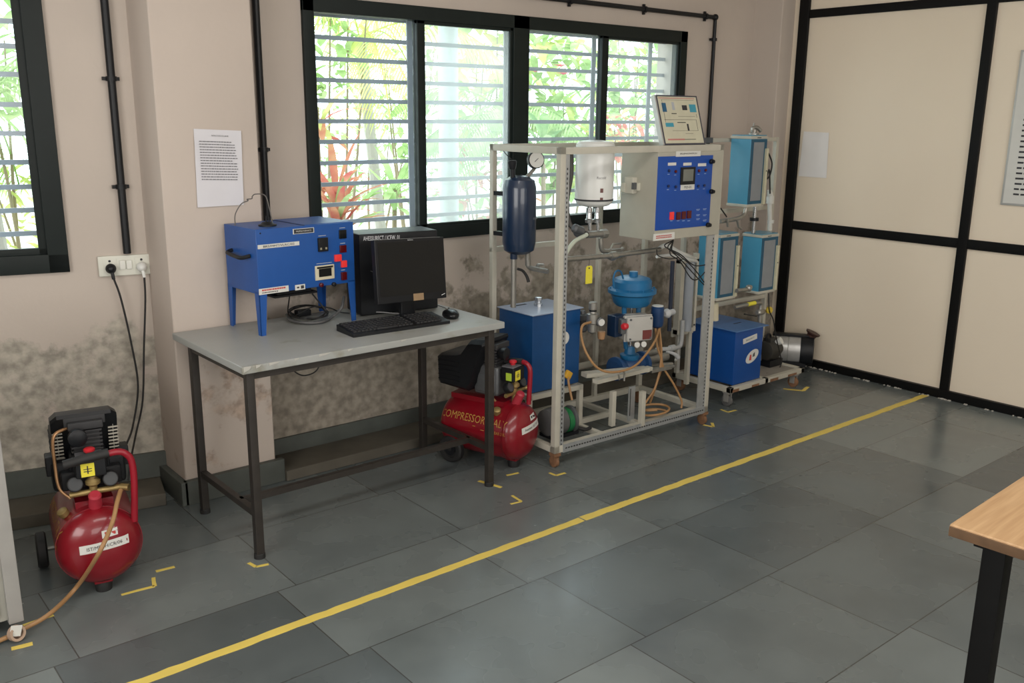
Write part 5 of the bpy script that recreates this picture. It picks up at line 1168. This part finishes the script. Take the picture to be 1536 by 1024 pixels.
a_ = ony(1154, 465, 3.2); m = MB(); m.lathe(a_, (-.3, -1, 0), [(-.01, .014), (-.008, .022), (.006, .022), (.008, .016)], 8); obj('yellow_hand_wheel', m, mat('yellow_handle2', (.55, .40, .04), .5), tr_)
obj('black_lead', MB().tube([ony(1153, 440, 3.2), ony(1154, 465, 3.19), ony(1160, 480, 3.19), ony(1164, 505, 3.19), ony(1170, 530, 3.2), ony(1172, 545, 3.2), ony(1165, 556, 3.2), ony(1150, 560, 3.17)], .0035, 8, smooth=6), M_rubber, tr_)
obj('level_cup', MB().cyl(ony(1072, 480, 3.2), ony(1072, 455, 3.2), .022, 18), mat('ivory_cup', (.55, .5, .36), .5), tr_)
# level glass unit in its frame at the left end of the trolley
lx0, lx1 = ony(1012, 440, 3.30).x, ony(1048, 440, 3.26).x
lz0, lz1 = ony(1020, 498, 3.3).z, ony(1020, 390, 3.3).z
lg = thing('level_glass_unit', 'tall framed glass level column behind the rig right post', 'level glass', Matrix.Translation((lx0, 3.30, lz0)))
m = MB(); m.box(lx0, lx0+.030, 3.262, 3.30, lz0, lz1); m.box(lx1-.018, lx1, 3.27, 3.30, lz0, lz1+.03); m.box(lx0, lx1, 3.268, 3.30, lz0, lz0+.024); m.box(lx0, lx1, 3.27, 3.30, lz1-.014, lz1); m.box(lx0-.0, lx1+.02, 3.30, 3.312, lz0-.02, lz0+.03); obj('unit_frame', m, M_cream, lg)
obj('glass_column', MB().cyl(((lx0+lx1)/2+.01, 3.285, lz0+.01), ((lx0+lx1)/2+.01, 3.285, lz1-.01), .034, 20), mat('grey_glass_column', (.33, .36, .40), .12, coat=.5), lg)
obj('dark_backing', MB().box(lx0+.02, lx1-.016, 3.312, 3.318, lz0+.02, lz1), mat('backing_dark', (.07, .075, .08), .4), lg)
m = MB(); m.cyl(((lx0-.03), 3.30, lz0+.02), ((lx0-.03), 3.30, lz1-.0), .012, 14); obj('side_tube', m, mat('dark_tube', (.04, .05, .08), .25), lg)
m = MB()
for px, py in ((1031, 489), (1042, 487)): q = ony(px, py, 3.265); m.cyl(q, q+Vector((0, .006, 0)), .005, 10)
obj('bolt', m, M_ink, lg)
# support post of level glass down to trolley base is the short upright; white drain pipe
obj('drain_tube', MB().tube([(lx0+.03, 3.28, lz0), (lx0+.03, 3.28, lz0-.12), (lx0+.0, 3.27, lz0-.15)], .007, 8, smooth=4), mat('pale_pvc', (.6, .6, .56), .45), lg)

# lower blue tank on the trolley
B2 = (4.225, 4.485, 3.115, 3.465); z0_, z1_ = QZ+.001, .432
b2 = thing('water_tank_box', 'royal blue tank with oval sticker standing on the trolley', 'tank', Matrix.Translation(((B2[0]+B2[1])/2, (B2[2]+B2[3])/2, z0_)))
obj('tank_body', MB().box(*B2, z0_, z1_, bev=.004), mat('royal_blue_tank', (.002, .060, .27), .4, var=.08), b2)
obj('lid', MB().box(B2[0]-.012, B2[1]+.03, B2[2]-.015, B2[3]+.01, z1_, z1_+.006, bev=.0015), M_bluelid, b2)
q = onz(1105, 486, z1_); obj('lid_slot', MB().box(q.x-.03, q.x+.04, q.y-.006, q.y+.006, z1_+.0055, z1_+.0065), M_ink, b2)
q = ony(1125, 508, B2[2]); plq = plate('white_label', b2, M_label, (q.x, B2[2]-.0005, q.z), (1, 0, .12), (-.12, 0, 1), .13, .032)
obj('lettering', letters('BRS/ICEW/TT', .075, .010, (q.x, B2[2]-.0018, q.z), (1, 0, .12), (-.12, 0, 1)), M_ink, plq)
q = ony(1128, 534, B2[2]); m = MB(); n_ = 28; m.prism([(.062*math.cos(k*2*math.pi/n_), .034*math.sin(k*2*math.pi/n_)) for k in range(n_)], (q.x, B2[2]-.0003, q.z), Vector((1, 0, .42)).normalized(), Vector((-.42, 0, 1)).normalized(), .0012); os_ = obj('oval_sticker', m, M_label, b2)
m = MB(); m.prism([(-.035, -.008), (-.015, -.018), (-.004, .014), (-.016, .020)], (q.x, B2[2]-.0016, q.z), Vector((1, 0, .42)).normalized(), Vector((-.42, 0, 1)).normalized(), .0005); obj('red_mark', m, M_redink, os_)
m = MB(); m.prism([(.0, -.005), (.02, -.012), (.03, .012), (.012, .010)], (q.x, B2[2]-.0016, q.z), Vector((1, 0, .42)).normalized(), Vector((-.42, 0, 1)).normalized(), .0005); obj('grey_mark', m, M_cast, os_)
# black pump on the trolley
a_ = ony(1155, 540, 3.28)
pp_ = thing('pump', 'small black pump on the trolley base right of the royal blue tank', 'pump', Matrix.Translation((a_.x, a_.y, QZ)))
obj('pump_body', MB().lathe((a_.x-.075, a_.y, .205), (1, 0, 0), [(0, .04), (.008, .06), (.06, .066), (.10, .062), (.12, .045), (.15, .04), (.155, .02)], 24), mat('olive_black', (.035, .033, .028), .5), pp_)
obj('terminal_box', MB().box(a_.x-.05, a_.x+.02, a_.y-.03, a_.y+.03, .25, .285, bev=.005), mat('olive_black', (.035, .033, .028), .5), pp_)
obj('lifting_handle', MB().tube([(a_.x-.06, a_.y, .27), (a_.x-.05, a_.y, .305), (a_.x-.02, a_.y, .305), (a_.x-.01, a_.y, .28)], .006, 8, smooth=4), M_plast, pp_)
obj('white_inlet', MB().lathe((a_.x+.01, a_.y-.05, .265), (.3, -1, .6), [(-.03, .016), (.0, .022), (.015, .024)], 14), M_white, pp_)
obj('pump_foot', MB().box(a_.x-.07, a_.x+.06, a_.y-.05, a_.y+.05, QZ-.007, .15), M_plast, pp_)
# aluminium blower on the floor in the corner
a_ = ony(1185, 535, 3.40)
bl_ = thing('blower', 'silver drum blower with black end on the floor in the corner', 'blower', Matrix.Translation((a_.x, 3.40, 0)))
bxc = a_.x
BF = frame(a_.x-.03, 3.37, 0, -56)
obj('silver_drum', MB(BF).lathe((-.12, 0, .13), (1, 0, 0), [(0, .09), (.002, .095), (.03, .095), (.032, .091), (.035, .095), (.09, .095), (.092, .091), (.095, .095), (.17, .095), (.172, .09)], 36), mat('silver_drum_sheet', (.50, .50, .49), .35, metal=.5, var=.2), bl_)
m = MB(BF); m.lathe((.05, 0, .13), (1, 0, 0), [(0, .098), (.03, .104), (.08, .098), (.085, .07)], 30); m.box(-.13, .10, -.03, .03, .22, .236, bev=.004); obj('black_end', m, M_plast, bl_)
obj('outlet_funnel', MB(BF).lathe((.10, 0, .20), (.45, 0, 1), [(0, .026), (.04, .032), (.05, .046), (.06, .048)], 20), mat('brown_black_plastic', (.05, .02, .015), .5), bl_)
for yy in (-.06, .06): obj('blower_foot', MB(BF).box(-.08, .09, yy-.01, yy+.01, 0, .08), M_plast, bl_)
# ================================================================== WOODEN DESK (right edge)
dc = onz(1424, 785, .75); dr = onz(1536, 712, .75); dn = onz(1536, 832, .75)
ang = math.degrees(math.atan2(dr.y-dc.y, dr.x-dc.x)); DF = frame(dc.x, dc.y, 0, ang)
dk = thing('desk', 'honey wood desk corner on a black steel leg, at the right edge', 'desk', DF)
m = MB(DF); m.box(0, 1.3, -.65, 0, .722, .75, bev=.006); obj('desktop', m, M_wood, dk)
m = MB(DF); m.box(-.0035, .001, -.648, -.002, .723, .745, bev=.001); obj('edge_band', m, mat('worn_brown_edge', (.12, .065, .03), .6, var=.5, scale=30, bump=.4), dk, label='dark worn brown edge band')
for (x, y) in ((.088, -.055), (1.2, -.055), (.088, -.6), (1.2, -.6)):
    obj('leg', MB(DF).box(x, x+.05, y-.04, y+.01, 0, .722, bev=.003), M_black, dk)
m = MB(DF); m.box(.06, 1.24, -.06, -.035, .69, .722); m.box(.06, 1.24, -.625, -.60, .69, .722); obj('apron', m, M_black, dk)
